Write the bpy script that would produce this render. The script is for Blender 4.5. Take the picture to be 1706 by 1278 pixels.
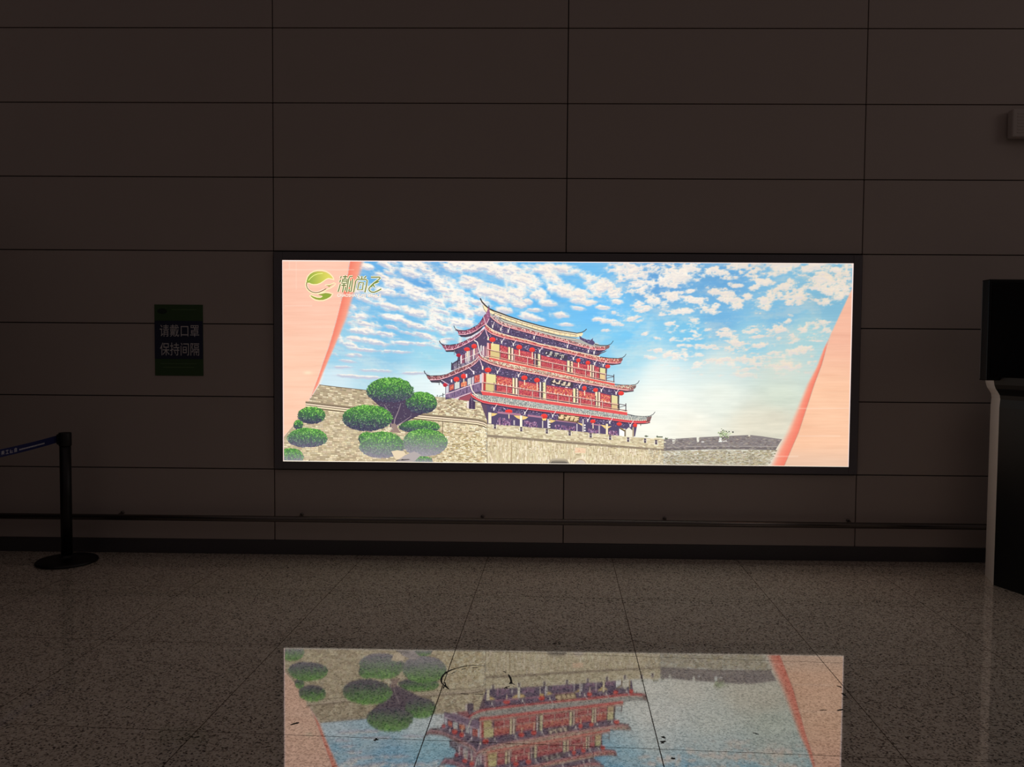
import bpy, bmesh, math, random
import numpy as np
from mathutils import Vector, Matrix

for o in list(bpy.data.objects):
    bpy.data.objects.remove(o)
S = bpy.context.scene
COL = S.collection
PI = math.pi

# ---------------------------------------------------------------- camera, light, exposure
F_PX, YAW, PITCH, ROLL = 1299.96, 0.0159, -0.0411, 0.0077
CAM = Vector((-0.276, -5.3425, 1.4203))


def cam_axes():
    cy, sy, cp, sp = math.cos(YAW), math.sin(YAW), math.cos(PITCH), math.sin(PITCH)
    f = Vector((-sy * cp, cy * cp, sp))
    r = Vector((cy, sy, 0))
    u = r.cross(f)
    cr, sr = math.cos(ROLL), math.sin(ROLL)
    return cr * r + sr * u, -sr * r + cr * u, f


R_, U_, F_ = cam_axes()
cam_data = bpy.data.cameras.new('camera')
cam_data.sensor_width = 36.0
cam_data.lens = F_PX / 1706 * 36.0
cam_data.clip_start = 0.05
cam = bpy.data.objects.new('camera', cam_data)
COL.objects.link(cam)
cam.matrix_world = Matrix(((R_.x, U_.x, -F_.x, CAM.x), (R_.y, U_.y, -F_.y, CAM.y), (R_.z, U_.z, -F_.z, CAM.z), (0, 0, 0, 1)))
S.camera = cam
S.view_settings.view_transform = 'Standard'
S.view_settings.look = 'None'
S.view_settings.exposure = 0.0
S.view_settings.gamma = 1.0
S.view_settings.use_curve_mapping = False

world = bpy.data.worlds.new('dim_hall_light')
S.world = world
world.use_nodes = True
bg = world.node_tree.nodes['Background']
_n, _l = world.node_tree.nodes, world.node_tree.links
_tc = _n.new('ShaderNodeTexCoord')
_sx = _n.new('ShaderNodeSeparateXYZ')
_mr = _n.new('ShaderNodeMapRange')
_mr.inputs['From Min'].default_value = -0.1
_mr.inputs['From Max'].default_value = 0.8
_mr.inputs['To Min'].default_value = 0.45
_mr.inputs['To Max'].default_value = 1.75
_l.new(_tc.outputs['Generated'], _sx.inputs[0])
_l.new(_sx.outputs[2], _mr.inputs['Value'])
_l.new(_mr.outputs[0], bg.inputs[1])
bg.inputs[0].default_value = (0.047, 0.0365, 0.0345, 1)

lamp_data = bpy.data.lights.new('distant_hall_lamp', 'AREA')
lamp_data.shape = 'DISK'
lamp_data.size = 2.6
lamp_data.energy = 9.0
lamp_data.color = (1.0, 0.84, 0.76)
lamp = bpy.data.objects.new('distant_hall_lamp', lamp_data)
COL.objects.link(lamp)
lamp.location = (7.5, -4.0, 4.6)
lamp.rotation_euler = (Vector((0.5, 0, 2.2)) - Vector(lamp.location)).to_track_quat('-Z', 'Y').to_euler()


# ---------------------------------------------------------------- helpers
def lin(c):
    out = []
    for v in c[:3]:
        v = max(0.0, min(1.0, v / 255.0))
        out.append(v / 12.92 if v <= 0.04045 else ((v + 0.055) / 1.055) ** 2.4)
    return tuple(out)


def ray(x, y):
    return F_ + R_ * ((x - 853) / F_PX) - U_ * ((y - 639) / F_PX)


def on_y(x, y, Y):
    d = ray(x, y)
    return CAM + d * ((Y - CAM.y) / d.y)


def on_z(x, y, Z=0.0):
    d = ray(x, y)
    return CAM + d * ((Z - CAM.z) / d.z)


def mat(name, color, rough=0.5, metal=0.0, spec=0.5, ior=1.5, noise=0.0, nscale=30.0, bump=0.0):
    m = bpy.data.materials.new(name)
    m.use_nodes = True
    nt = m.node_tree
    b = nt.nodes['Principled BSDF']
    b.inputs['Base Color'].default_value = (*lin(color), 1)
    b.inputs['Roughness'].default_value = rough
    b.inputs['Metallic'].default_value = metal
    b.inputs['IOR'].default_value = ior
    b.inputs['Specular IOR Level'].default_value = spec
    if noise > 0 or bump > 0:
        tc = nt.nodes.new('ShaderNodeTexCoord')
        n = nt.nodes.new('ShaderNodeTexNoise')
        n.inputs['Scale'].default_value = nscale
        n.inputs['Detail'].default_value = 4
        nt.links.new(tc.outputs['Object'], n.inputs['Vector'])
        if noise > 0:
            mx = nt.nodes.new('ShaderNodeMix')
            mx.data_type = 'RGBA'
            mx.blend_type = 'MULTIPLY'
            mx.inputs[0].default_value = 1.0
            mr = nt.nodes.new('ShaderNodeMapRange')
            mr.inputs['To Min'].default_value = 1 - noise
            mr.inputs['To Max'].default_value = 1 + noise
            nt.links.new(n.outputs['Fac'], mr.inputs['Value'])
            mx.inputs[6].default_value = (*lin(color), 1)
            nt.links.new(mr.outputs[0], mx.inputs[7])
            nt.links.new(mx.outputs[2], b.inputs['Base Color'])
        if bump > 0:
            bp = nt.nodes.new('ShaderNodeBump')
            bp.inputs['Strength'].default_value = bump
            bp.inputs['Distance'].default_value = 0.002
            nt.links.new(n.outputs['Fac'], bp.inputs['Height'])
            nt.links.new(bp.outputs[0], b.inputs['Normal'])
    return m


def link(name, me, parent=None, loc=None):
    o = bpy.data.objects.new(name, me)
    COL.objects.link(o)
    if parent is not None:
        o.parent = parent
    if loc is not None:
        o.location = loc
    return o


def from_bm(name, bm, m, parent=None, smooth=False, loc=None):
    bmesh.ops.recalc_face_normals(bm, faces=bm.faces)
    me = bpy.data.meshes.new(name)
    bm.to_mesh(me)
    bm.free()
    for mm in (m if isinstance(m, (list, tuple)) else [m]):
        me.materials.append(mm)
    if smooth:
        for p in me.polygons:
            p.use_smooth = True
    return link(name, me, parent, loc)


def add_box(bm, x0, x1, y0, y1, z0, z1, bevel=0.0, seg=2, mi=0):
    r = bmesh.ops.create_cube(bm, size=1.0)
    vs = r['verts']
    for v in vs:
        v.co = Vector((x0 if v.co.x < 0 else x1, y0 if v.co.y < 0 else y1, z0 if v.co.z < 0 else z1))
    fs = set(f for v in vs for f in v.link_faces)
    if bevel > 0:
        es = list(set(e for v in vs for e in v.link_edges))
        rr = bmesh.ops.bevel(bm, geom=es, offset=bevel, segments=seg, affect='EDGES', profile=0.5)
        fs |= set(rr['faces'])
    for f in fs:
        if f.is_valid:
            f.material_index = mi


def add_lathe(bm, prof, seg=48, cx=0.0, cy=0.0):
    rings = []
    for r, z in prof:
        rings.append([bm.verts.new((cx + r * math.cos(2 * PI * k / seg), cy + r * math.sin(2 * PI * k / seg), z)) for k in range(seg)])
    for a, b in zip(rings[:-1], rings[1:]):
        for k in range(seg):
            bm.faces.new((a[k], a[(k + 1) % seg], b[(k + 1) % seg], b[k]))
    bm.faces.new(list(reversed(rings[0])))
    bm.faces.new(rings[-1])


def add_tube(bm, pts, rad, seg=20):
    pts = [Vector(p) for p in pts]
    rings = []
    for i, p in enumerate(pts):
        d = (pts[min(i + 1, len(pts) - 1)] - pts[max(i - 1, 0)]).normalized()
        a = d.cross(Vector((0, 0, 1)))
        if a.length < 1e-4:
            a = d.cross(Vector((1, 0, 0)))
        a.normalize()
        b = a.cross(d)
        rings.append([bm.verts.new(p + (a * math.cos(2 * PI * k / seg) + b * math.sin(2 * PI * k / seg)) * rad) for k in range(seg)])
    for a, b in zip(rings[:-1], rings[1:]):
        for k in range(seg):
            bm.faces.new((a[k], a[(k + 1) % seg], b[(k + 1) % seg], b[k]))
    bm.faces.new(rings[0])
    bm.faces.new(list(reversed(rings[-1])))


def thing(name, label, cat, loc=(0, 0, 0), group=None):
    o = bpy.data.objects.new(name, None)
    COL.objects.link(o)
    o.location = loc
    o.empty_display_size = 0.1
    return tag(o, label, cat, group)


def tag(o, label, cat, group=None):
    o['label'] = label
    o['category'] = cat
    if group:
        o['group'] = group
    return o


def struct(o):
    o['kind'] = 'structure'
    return o


def text_polys(body, size=1.0, bold=0.0, space=1.0):
    """outline of a word as (verts, faces), origin at the left of the baseline"""
    cu = bpy.data.curves.new('lettering', 'FONT')
    cu.body = body
    cu.size = size
    cu.offset = bold
    cu.space_character = space
    cu.resolution_u = 3
    ob = bpy.data.objects.new('lettering', cu)
    COL.objects.link(ob)
    dg = bpy.context.evaluated_depsgraph_get()
    me = bpy.data.meshes.new_from_object(ob.evaluated_get(dg))
    vs = [tuple(v.co) for v in me.vertices]
    fs = [tuple(p.vertices) for p in me.polygons]
    bpy.data.objects.remove(ob)
    bpy.data.curves.remove(cu)
    bpy.data.meshes.remove(me)
    return vs, fs


# ---------------------------------------------------------------- the setting: wall, skirting, floor
M_panel = mat('wall_panel', (184, 172, 165), rough=0.62, noise=0.03, nscale=3.0)
M_gap = mat('wall_joint_dark', (70, 58, 54), rough=0.9)
M_skirt = mat('black_stone_skirting', (74, 72, 75), rough=0.4, noise=0.2, nscale=120)

ZROW = [0.1007] + [0.594 + 0.5 * k for k in range(0, 11)]
XCOL = [-8, -6, -4, -2, 0, 2, 4, 6]
bm = bmesh.new()
for xa, xb in zip(XCOL[:-1], XCOL[1:]):
    for za, zb in zip(ZROW[:-1], ZROW[1:]):
        if abs((xa + xb) / 2) < 2 and 0.55 < (za + zb) / 2 < 2.1:
            continue
        g = 0.0035
        add_box(bm, xa + g, xb - g, 0.0, 0.03, za + (g if za > 0.2 else 0.0), zb - g, bevel=0.0015, seg=1, mi=0)
add_box(bm, -8, 6, 0.018, 0.06, 0.0, 5.6, mi=1)
wall = struct(from_bm('wall_back', bm, [M_panel, M_gap]))

bm = bmesh.new()
add_box(bm, -8, 6, -0.006, 0.018, 0.0, 0.0995, bevel=0.002, seg=1)
struct(from_bm('baseboard_back', bm, M_skirt))

M_shade_wall = mat('added_shade_wall_dark', (64, 58, 56), rough=0.7)
bm = bmesh.new()
add_box(bm, -4.36, -4.24, -2.9, -0.01, 0.0, 2.5, bevel=.004, seg=1)  # unseen partition, added out of view to darken the lower left corner
struct(from_bm('added_shade_wall', bm, M_shade_wall))

TX, TY, TH, TW = -0.5161, 0.0024, -0.0457, 0.8533


def floor_material():
    m = bpy.data.materials.new('polished_speckled_granite')
    m.use_nodes = True
    nt = m.node_tree
    N, L = nt.nodes, nt.links
    b = N['Principled BSDF']
    tc = N.new('ShaderNodeTexCoord')
    # grains
    v1 = N.new('ShaderNodeTexVoronoi')
    v1.inputs['Scale'].default_value = 145
    L.new(tc.outputs['Object'], v1.inputs['Vector'])
    sep = N.new('ShaderNodeSeparateColor')
    L.new(v1.outputs['Color'], sep.inputs[0])
    n1 = N.new('ShaderNodeTexNoise')
    n1.inputs['Scale'].default_value = 170
    n1.inputs['Detail'].default_value = 3
    L.new(tc.outputs['Object'], n1.inputs['Vector'])
    n2 = N.new('ShaderNodeTexNoise')
    n2.inputs['Scale'].default_value = 2.2
    n2.inputs['Detail'].default_value = 3
    L.new(tc.outputs['Object'], n2.inputs['Vector'])
    r1 = N.new('ShaderNodeValToRGB')
    cr = r1.color_ramp
    cr.elements[0].position = 0.0
    cr.elements[0].color = (*lin((70, 62, 56)), 1)
    cr.elements[1].position = 1.0
    cr.elements[1].color = (*lin((246, 236, 222)), 1)
    for p, c in ((0.10, (104, 92, 82)), (0.22, (186, 172, 156)), (0.55, (216, 204, 186)), (0.8, (230, 216, 198))):
        e = cr.elements.new(p)
        e.color = (*lin(c), 1)
    mth = N.new('ShaderNodeMath')
    mth.operation = 'MULTIPLY_ADD'
    L.new(n1.outputs['Fac'], mth.inputs[0])
    mth.inputs[1].default_value = 0.9
    mth.inputs[2].default_value = -0.45
    ad = N.new('ShaderNodeMath')
    ad.operation = 'ADD'
    ad.use_clamp = True
    L.new(sep.outputs[0], ad.inputs[0])
    L.new(mth.outputs[0], ad.inputs[1])
    L.new(ad.outputs[0], r1.inputs[0])
    mr = N.new('ShaderNodeMapRange')
    mr.inputs['To Min'].default_value = 0.86
    mr.inputs['To Max'].default_value = 1.12
    L.new(n2.outputs['Fac'], mr.inputs['Value'])
    mul = N.new('ShaderNodeMix')
    mul.data_type = 'RGBA'
    mul.blend_type = 'MULTIPLY'
    mul.inputs[0].default_value = 1
    L.new(r1.outputs[0], mul.inputs[6])
    L.new(mr.outputs[0], mul.inputs[7])
    L.new(mul.outputs[2], b.inputs['Base Color'])
    b.inputs['Roughness'].default_value = 0.035
    b.inputs['IOR'].default_value = FLOOR_IOR
    # grains also vary the polish: dark mica shines less
    sp = N.new('ShaderNodeMapRange')
    sp.inputs['To Min'].default_value = 0.40
    sp.inputs['To Max'].default_value = 0.85
    L.new(ad.outputs[0], sp.inputs['Value'])
    L.new(sp.outputs[0], b.inputs['Specular IOR Level'])
    # joints between the slabs, in the slab grid's own coordinates
    xyz = N.new('ShaderNodeSeparateXYZ')
    L.new(tc.outputs['Object'], xyz.inputs[0])
    outs = []
    for ax, hw in ((0, 0.0018), (1, 0.0015)):
        a = N.new('ShaderNodeMath')
        a.operation = 'PINGPONG'
        L.new(xyz.outputs[ax], a.inputs[0])
        a.inputs[1].default_value = TW / 2
        c = N.new('ShaderNodeMath')
        c.operation = 'LESS_THAN'
        L.new(a.outputs[0], c.inputs[0])
        c.inputs[1].default_value = hw
        outs.append(c)
    mx = N.new('ShaderNodeMath')
    mx.operation = 'MAXIMUM'
    L.new(outs[0].outputs[0], mx.inputs[0])
    L.new(outs[1].outputs[0], mx.inputs[1])
    df = N.new('ShaderNodeBsdfDiffuse')
    df.inputs[0].default_value = (*lin((74, 60, 48)), 1)
    ms = N.new('ShaderNodeMixShader')
    L.new(mx.outputs[0], ms.inputs[0])
    L.new(b.outputs[0], ms.inputs[1])
    L.new(df.outputs[0], ms.inputs[2])
    L.new(ms.outputs[0], N['Material Output'].inputs[0])
    return m


FLOOR_IOR = 2.75
bm = bmesh.new()
inv = Matrix.Rotation(-TH, 3, 'Z')
cs = [inv @ (Vector(p) - Vector((TX, TY, 0))) for p in ((-8, 0.03, 0), (6, 0.03, 0), (6, -7.5, 0), (-8, -7.5, 0))]
top = [bm.verts.new((c.x, c.y, 0)) for c in cs]
bot = [bm.verts.new((c.x, c.y, -0.06)) for c in cs]
bm.faces.new(top)
bm.faces.new(list(reversed(bot)))
for k in range(4):
    bm.faces.new((top[k], bot[k], bot[(k + 1) % 4], top[(k + 1) % 4]))
floor = struct(from_bm('floor', bm, floor_material()))
floor.location = (TX, TY, 0)
floor.rotation_euler = (0, 0, TH)

# ---------------------------------------------------------------- the light box print
# The printed sheet is flat: every shape is laid out in sheet units and inked as a coloured patch.
PY = -0.02                       # plane of the sheet
SX0, SX1, SZ0, SZ1 = -1.933, 1.935, 0.652, 2.031
rng = random.Random(7)
nrng = np.random.RandomState(11)


def sheet(x, y):
    p = on_y(x, y, PY)
    return p.x, p.z


LIFT = 0.035


class Ink:
    def __init__(self):
        self.v, self.f, self.c, self.k = [], [], [], 0

    def layer(self):
        self.k += 1

    def poly(self, pts, col):
        n = len(self.v)
        Y = PY - 0.00005 * self.k
        cols = col if isinstance(col, list) else [col] * len(pts)
        q = [sheet(*p) for p in pts]
        ar = sum(q[i][0] * q[(i + 1) % len(q)][1] - q[(i + 1) % len(q)][0] * q[i][1] for i in range(len(q)))
        order = range(len(pts)) if ar > 0 else range(len(pts) - 1, -1, -1)
        for i in order:
            x, z = q[i]
            self.v.append((min(max(x, SX0), SX1), Y, min(max(z, SZ0), SZ1)))
            self.c.append(lin(tuple(v + (w_ - v) * LIFT for v, w_ in zip(cols[i], (236, 222, 214)))))
        self.f.append(tuple(range(n, n + len(pts))))

    def line(self, pts, w, col, w2=None):
        """a stroke of width w (tapering to w2) along a polyline"""
        w2 = w if w2 is None else w2
        n = len(pts)
        L, Rr = [], []
        for i, (x, y) in enumerate(pts):
            x0, y0 = pts[max(i - 1, 0)]
            x1, y1 = pts[min(i + 1, n - 1)]
            d = math.hypot(x1 - x0, y1 - y0) or 1
            nx, ny = -(y1 - y0) / d, (x1 - x0) / d
            h = (w + (w2 - w) * i / max(1, n - 1)) / 2
            L.append((x + nx * h, y + ny * h))
            Rr.append((x - nx * h, y - ny * h))
        for i in range(n - 1):
            self.poly([L[i], L[i + 1], Rr[i + 1], Rr[i]], col)

    def disc(self, cx, cy, rx, ry, col, n=14, top=None):
        pts = [(cx + rx * math.cos(2 * PI * i / n), cy + ry * math.sin(2 * PI * i / n)) for i in range(n)]
        if top is None:
            self.poly(pts, col)
        else:
            cols = [tuple(col[j] + (top[j] - col[j]) * (0.5 - 0.5 * math.sin(2 * PI * i / n)) for j in range(3)) for i in range(n)]
            self.poly(pts, cols)


ink = Ink()
P, LN, DISC = ink.poly, ink.line, ink.disc


def jit(c, a):
    d = rng.uniform(-a, a)
    return tuple(c[i] + d + rng.uniform(-a, a) * 0.35 for i in range(3))


def at(poly, x):
    """y of a polyline at x"""
    for (x0, y0), (x1, y1) in zip(poly[:-1], poly[1:]):
        if min(x0, x1) <= x <= max(x0, x1) and x0 != x1:
            return y0 + (y1 - y0) * (x - x0) / (x1 - x0)
    return poly[0][1] if abs(x - poly[0][0]) < abs(x - poly[-1][0]) else poly[-1][1]


def inside(poly, x, y):
    c = False
    j = len(poly) - 1
    for i in range(len(poly)):
        xi, yi = poly[i]
        xj, yj = poly[j]
        if (yi > y) != (yj > y) and x < (xj - xi) * (y - yi) / (yj - yi) + xi:
            c = not c
        j = i
    return c


def speckle(poly, n, w, h, cols, ja=10, slope=0.0):
    xs = [p[0] for p in poly]
    ys = [p[1] for p in poly]
    for _ in range(n):
        x, y = rng.uniform(min(xs), max(xs)), rng.uniform(min(ys), max(ys))
        if not inside(poly, x, y):
            continue
        a, b = w * rng.uniform(.6, 1.3) / 2, h * rng.uniform(.6, 1.3) / 2
        P([(x - a, y - b - slope * a), (x + a, y - b + slope * a), (x + a, y + b + slope * a), (x - a, y + b - slope * a)], jit(rng.choice(cols), ja))


# ---- soft ground: sky, clouds, ribbons, as a fine sheet of ink
def vnoise(x, y, seed):
    r = np.random.RandomState(seed)
    T = r.rand(256, 256)
    xi, yi = np.floor(x).astype(int), np.floor(y).astype(int)
    fx, fy = x - xi, y - yi
    fx, fy = fx * fx * (3 - 2 * fx), fy * fy * (3 - 2 * fy)
    g = lambda i, j: T[i & 255, j & 255]
    return (g(xi, yi) * (1 - fx) + g(xi + 1, yi) * fx) * (1 - fy) + (g(xi, yi + 1) * (1 - fx) + g(xi + 1, yi + 1) * fx) * fy


def fbm(x, y, seed, octs=4):
    s, a, t = 0, 1.0, 0
    for o in range(octs):
        s = s + a * (vnoise(x * 2 ** o + 17.3 * o, y * 2 ** o + 5.1 * o, seed + o) * 2 - 1)
        t += a
        a *= 0.55
    return s / t


def sstep(a, b, x):
    t = np.clip((x - a) / (b - a), 0, 1)
    return t * t * (3 - 2 * t)


def interp(poly, y):
    ys = [p[1] for p in poly]
    xs = [p[0] for p in poly]
    return np.interp(y, ys, xs)


GX = np.arange(468.5, 1423.6, 1.0)
GY = np.arange(432.0, 780.1, 1.0)
X, Y = np.meshgrid(GX, GY)
ctrl = [(600, 445, 105, 175, 228), (700, 460, 105, 170, 225), (800, 470, 115, 185, 232), (900, 480, 100, 180, 235), (1000, 520, 110, 190, 242),
        (1100, 470, 104, 164, 216), (1200, 470, 108, 168, 215), (1200, 530, 116, 178, 220), (1300, 520, 124, 184, 218), (1380, 500, 128, 182, 208),
        (1050, 560, 120, 200, 242), (1150, 560, 122, 196, 232), (1250, 570, 150, 205, 225), (1340, 560, 170, 208, 213), (1060, 590, 165, 216, 234),
        (1100, 620, 228, 241, 238), (1200, 610, 208, 226, 224), (1300, 620, 206, 218, 208), (1100, 670, 248, 249, 238), (1200, 660, 230, 236, 224),
        (1300, 660, 212, 222, 206), (1150, 715, 240, 236, 220), (1250, 710, 226, 220, 200), (1290, 700, 221, 215, 195), (1080, 710, 248, 246, 232),
        (560, 590, 150, 205, 230), (650, 590, 142, 200, 230), (720, 600, 158, 214, 232), (620, 625, 180, 217, 231), (560, 630, 212, 232, 240),
        (700, 640, 228, 242, 243), (740, 645, 244, 249, 246), (660, 540, 118, 188, 230), (740, 560, 140, 206, 236), (780, 510, 105, 188, 238),
        (1000, 575, 135, 205, 238), (850, 520, 105, 188, 240)]
wsum = np.zeros_like(X)
base = np.zeros(X.shape + (3,))
for cx, cy, r, g, b in ctrl:
    w = 1.0 / (((X - cx) / 1.2) ** 2 + (Y - cy) ** 2 + 250) ** 1.7
    wsum += w
    base += w[..., None] * np.array([r, g, b], float)
base /= wsum[..., None]
# clouds: cx, cy, rx, ry, tilt
CL = [(1130, 456, 37, 17, -8), (1108, 462, 16, 15, 0), (1197, 454, 23, 7, 14), (1185, 449, 9, 8, 0), (1228, 444, 18, 6, -10), (1236, 453, 6, 3, 0), (1262, 449, 20, 11, -20),
      (1305, 448, 28, 10, -8), (1275, 470, 15, 6, 8), (1312, 478, 20, 9, -25), (1290, 487, 16, 9, -35), (1272, 505, 16, 13, -30), (1330, 496, 21, 13, -5), (1318, 503, 10, 7, 0),
      (1380, 462, 36, 20, -8), (1392, 485, 26, 15, -6), (1352, 446, 26, 8, -8), (1410, 448, 15, 12, 0), (1372, 500, 14, 7, 0), (1227, 475, 11, 4, 0), (1256, 479, 10, 4, -10), (1177, 478, 6, 4, 0),
      (1153, 484, 11, 3, -18), (1121, 477, 12, 3.5, 4), (1210, 489, 26, 7, 14), (1222, 499, 16, 10, 10), (1190, 486, 12, 4, 10), (1228, 508, 13, 6, 0), (1200, 497, 10, 4, 20), (1245, 494, 9, 5, 0),
      (1140, 499, 34, 6, 8), (1107, 509, 9, 9, 0), (1130, 519, 24, 5, 0), (1168, 506, 12, 10, 10), (1120, 489, 16, 4, 0), (1187, 519, 10, 4.5, 0), (1193, 509, 7, 4, 0), (1086, 498, 11, 8, 0),
      (1102, 523, 9, 3.5, 0), (1158, 533, 11, 4.5, 8), (1114, 539, 8, 3, 0), (1129, 543, 3, 1.5, 0), (1211, 549, 12, 3.5, 8), (1250, 549, 14, 5.5, -5), (1297, 545, 12, 3.5, 8), (1312, 536, 9, 4, -20),
      (1317, 525, 6, 2.5, 0), (1360, 539, 20, 6, -8), (1340, 549, 10, 7, 0), (1365, 553, 16, 4, -10), (1213, 559, 24, 5, 8), (1225, 571, 14, 6, 15), (1157, 559, 5, 2.5, 0), (1095, 563, 10, 2.4, 0),
      (1150, 576, 26, 3, 5), (1222, 580, 14, 5, 5), (1165, 590, 10, 3, 0), (1266, 575, 12, 4, -10), (1120, 594, 30, 5, 2), (1255, 600, 30, 6, 0), (1205, 602, 20, 6, 6), (1330, 585, 26, 6, -6),
      (1310, 610, 30, 7, 0), (1240, 625, 24, 4, 4), (1085, 596, 12, 4, 5),
      (800, 445, 26, 9, 8), (785, 470, 22, 10, 10), (838, 452, 44, 12, 12), (872, 470, 30, 15, 14), (812, 486, 26, 12, 10), (833, 492, 24, 12, 14), (858, 490, 16, 14, 20), (905, 450, 36, 8, 4), (935, 449, 32, 8, 6),
      (940, 484, 26, 10, 14), (920, 465, 18, 9, 20), (965, 491, 22, 7, 6), (1005, 478, 28, 14, 14), (983, 462, 18, 7, 26), (1022, 488, 20, 9, 10), (1050, 456, 28, 17, 0), (1068, 474, 22, 14, 0), (1030, 450, 20, 9, 0), (1085, 447, 14, 6, 0),
      (898, 492, 14, 10, 30), (910, 505, 16, 6, 14), (866, 486, 13, 10, 0), (878, 503, 10, 5, 0), (975, 503, 22, 5, 8), (963, 514, 11, 3.5, 8), (1005, 513, 14, 4.5, 18), (1026, 522, 10, 4, 18), (1028, 502, 13, 4.5, 4), (1066, 512, 16, 8, 14),
      (1052, 531, 22, 5.5, 8), (1010, 535, 22, 6, 10), (931, 525, 16, 5.5, 6), (885, 528, 20, 5.5, 12), (890, 517, 12, 3.5, 5), (864, 508, 13, 4.5, 10), (945, 541, 19, 2.8, 3), (1036, 542, 4, 1.4, 0), (1010, 551, 7, 2.6, 0),
      (1076, 556, 7, 3, 0), (1095, 500, 8, 6, 0), (840, 517, 14, 5, 10), (800, 520, 20, 7, 10), (770, 515, 22, 9, 14), (760, 535, 26, 7, 14), (800, 505, 18, 6, 10), (1098, 585, 20, 4, 0), (985, 572, 10, 2.5, 0),
      (612, 445, 12, 5, 15), (643, 441, 14, 5, 20), (658, 448, 13, 5, 15), (690, 440, 25, 7, 4), (682, 455, 28, 7, 15), (770, 442, 32, 10, 6), (742, 470, 26, 8, 12), (665, 472, 30, 7, 18), (690, 489, 28, 7, 18), (715, 499, 26, 6, 15),
      (758, 498, 22, 13, 10), (745, 483, 22, 6, 8), (640, 485, 22, 6, 15), (616, 502, 22, 5, 18), (650, 511, 28, 5, 15), (690, 520, 32, 6, 14), (732, 531, 30, 6, 16), (604, 527, 15, 4.5, 10), (612, 540, 22, 4.5, 12), (660, 531, 30, 4.5, 14),
      (702, 545, 26, 4.5, 12), (736, 546, 20, 5, 10), (600, 552, 20, 4, 8), (625, 570, 28, 5, 8), (682, 572, 34, 3.2, 5), (605, 583, 22, 3, 5), (660, 586, 26, 2.6, 3), (590, 592, 15, 3, 4), (640, 556, 20, 3.6, 10), (592, 565, 14, 4, 8),
      (580, 602, 15, 2, 8), (700, 558, 26, 3.4, 8), (720, 460, 16, 4, 12), (640, 462, 16, 4, 18), (775, 470, 14, 7, 0), (745, 565, 12, 2.4, 0), (715, 571, 14, 2, 0), (630, 618, 24, 2.4, 2), (690, 622, 20, 2, 0), (570, 612, 16, 2.2, 0), (600, 628, 40, 2.6, 3)]
field = np.full(X.shape, -1.0)
for cx, cy, rx, ry, an in CL:
    a = math.radians(an)
    dx, dy = X - cx, Y - cy
    u = (dx * math.cos(a) + dy * math.sin(a)) / (rx * 1.22)
    v = (-dx * math.sin(a) + dy * math.cos(a)) / (ry * 1.3)
    field = np.maximum(field, 1 - (u * u + v * v))
def noise_at(deg, su, sv, seed, octs):
    a = math.radians(deg)
    u, v = X * math.cos(a) + Y * math.sin(a), -X * math.sin(a) + Y * math.cos(a)
    return fbm(u / su, v / sv, seed, octs)


wl = sstep(860, 1040, X)
blend = lambda su, sv, seed, octs: noise_at(15, su, sv, seed, octs) * (1 - wl) + noise_at(-3, su, sv, seed, octs) * wl
n_a = blend(14, 6.0, 3, 5)
n_b = blend(6.0, 3.2, 23, 4)
n_c = blend(40, 14, 41, 4)
lf = sstep(900, 780, X) * sstep(612, 575, Y)
field = np.maximum(field, lf * (-0.02 + 1.5 * noise_at(16, 30, 8, 111, 3)) - (1 - lf) * 1.0)
rt = sstep(1060, 1140, X) * sstep(520, 545, Y) * sstep(650, 610, Y)
field = np.maximum(field, rt * (-0.1 + 1.7 * noise_at(-4, 20, 6, 131, 3)) - (1 - rt) * 1.0)
fld = field + (0.8 + .4 * wl) * n_a + (0.5 + .5 * wl) * n_b - 0.1 * wl
alpha = sstep(-0.35, 0.75, fld) ** 1.1
thin = sstep(0.1, 0.8, 0.25 + n_c * 0.9 + 0.35 * n_b) * 0.35 * sstep(700, 560, Y)
alpha = np.clip(np.maximum(alpha, thin), 0, 1) * (0.80 + 0.2 * sstep(0.1, 0.9, fld))
low = np.roll(fld, -3, axis=0)
under = sstep(0.0, 0.55, fld - low + 0.15 * n_c)          # printed undersides of the cloud bank
cw = np.array([255, 250, 240.])
cp = np.array([248, 230, 212.])
cg = np.array([196, 202, 218.])
warm = np.clip(0.35 + 0.5 * n_c + 0.25 * sstep(800, 1000, X) + 0.3 * sstep(1180, 1400, X), 0, 1)
cw = cw + (np.array([244, 234, 218.]) - cw) * sstep(1060, 1300, X)[..., None]
cp = cp + (np.array([232, 214, 194.]) - cp) * sstep(1060, 1300, X)[..., None]
cc = cw * (1 - warm[..., None] * 0.75) + cp * warm[..., None] * 0.75
core = sstep(0.55, 1.3, fld) * sstep(0.0, 0.5, n_a + 0.2)
cc = cc * (1 - 0.42 * core[..., None]) + (np.array([222, 216, 214.])) * 0.42 * core[..., None]
sh = np.clip(under * 0.75 * sstep(1150, 800, X) + under * .25, 0, 1)
cc = cc * (1 - sh[..., None]) + cg * sh[..., None]
hz = sstep(575, 640, Y) * sstep(1020, 1120, X)
haze_n = fbm(X / 30, Y / 7, 61, 4)
sky = base * (1 - alpha[..., None]) + cc * alpha[..., None]
hzc = base + (haze_n * 17)[..., None] * np.array([1, .9, .8])
hw = 0.72 * hz * sstep(590, 680, Y)
sky = sky * (1 - hw[..., None]) + hzc * hw[..., None]
# pale bloom in the lower middle of the sky
bl = np.exp(-(((X - 1110) / 95) ** 2 + ((Y - 668) / 55) ** 2))
sky = sky + (np.array([253, 254, 245]) - sky) * (0.38 * bl)[..., None]
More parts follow.
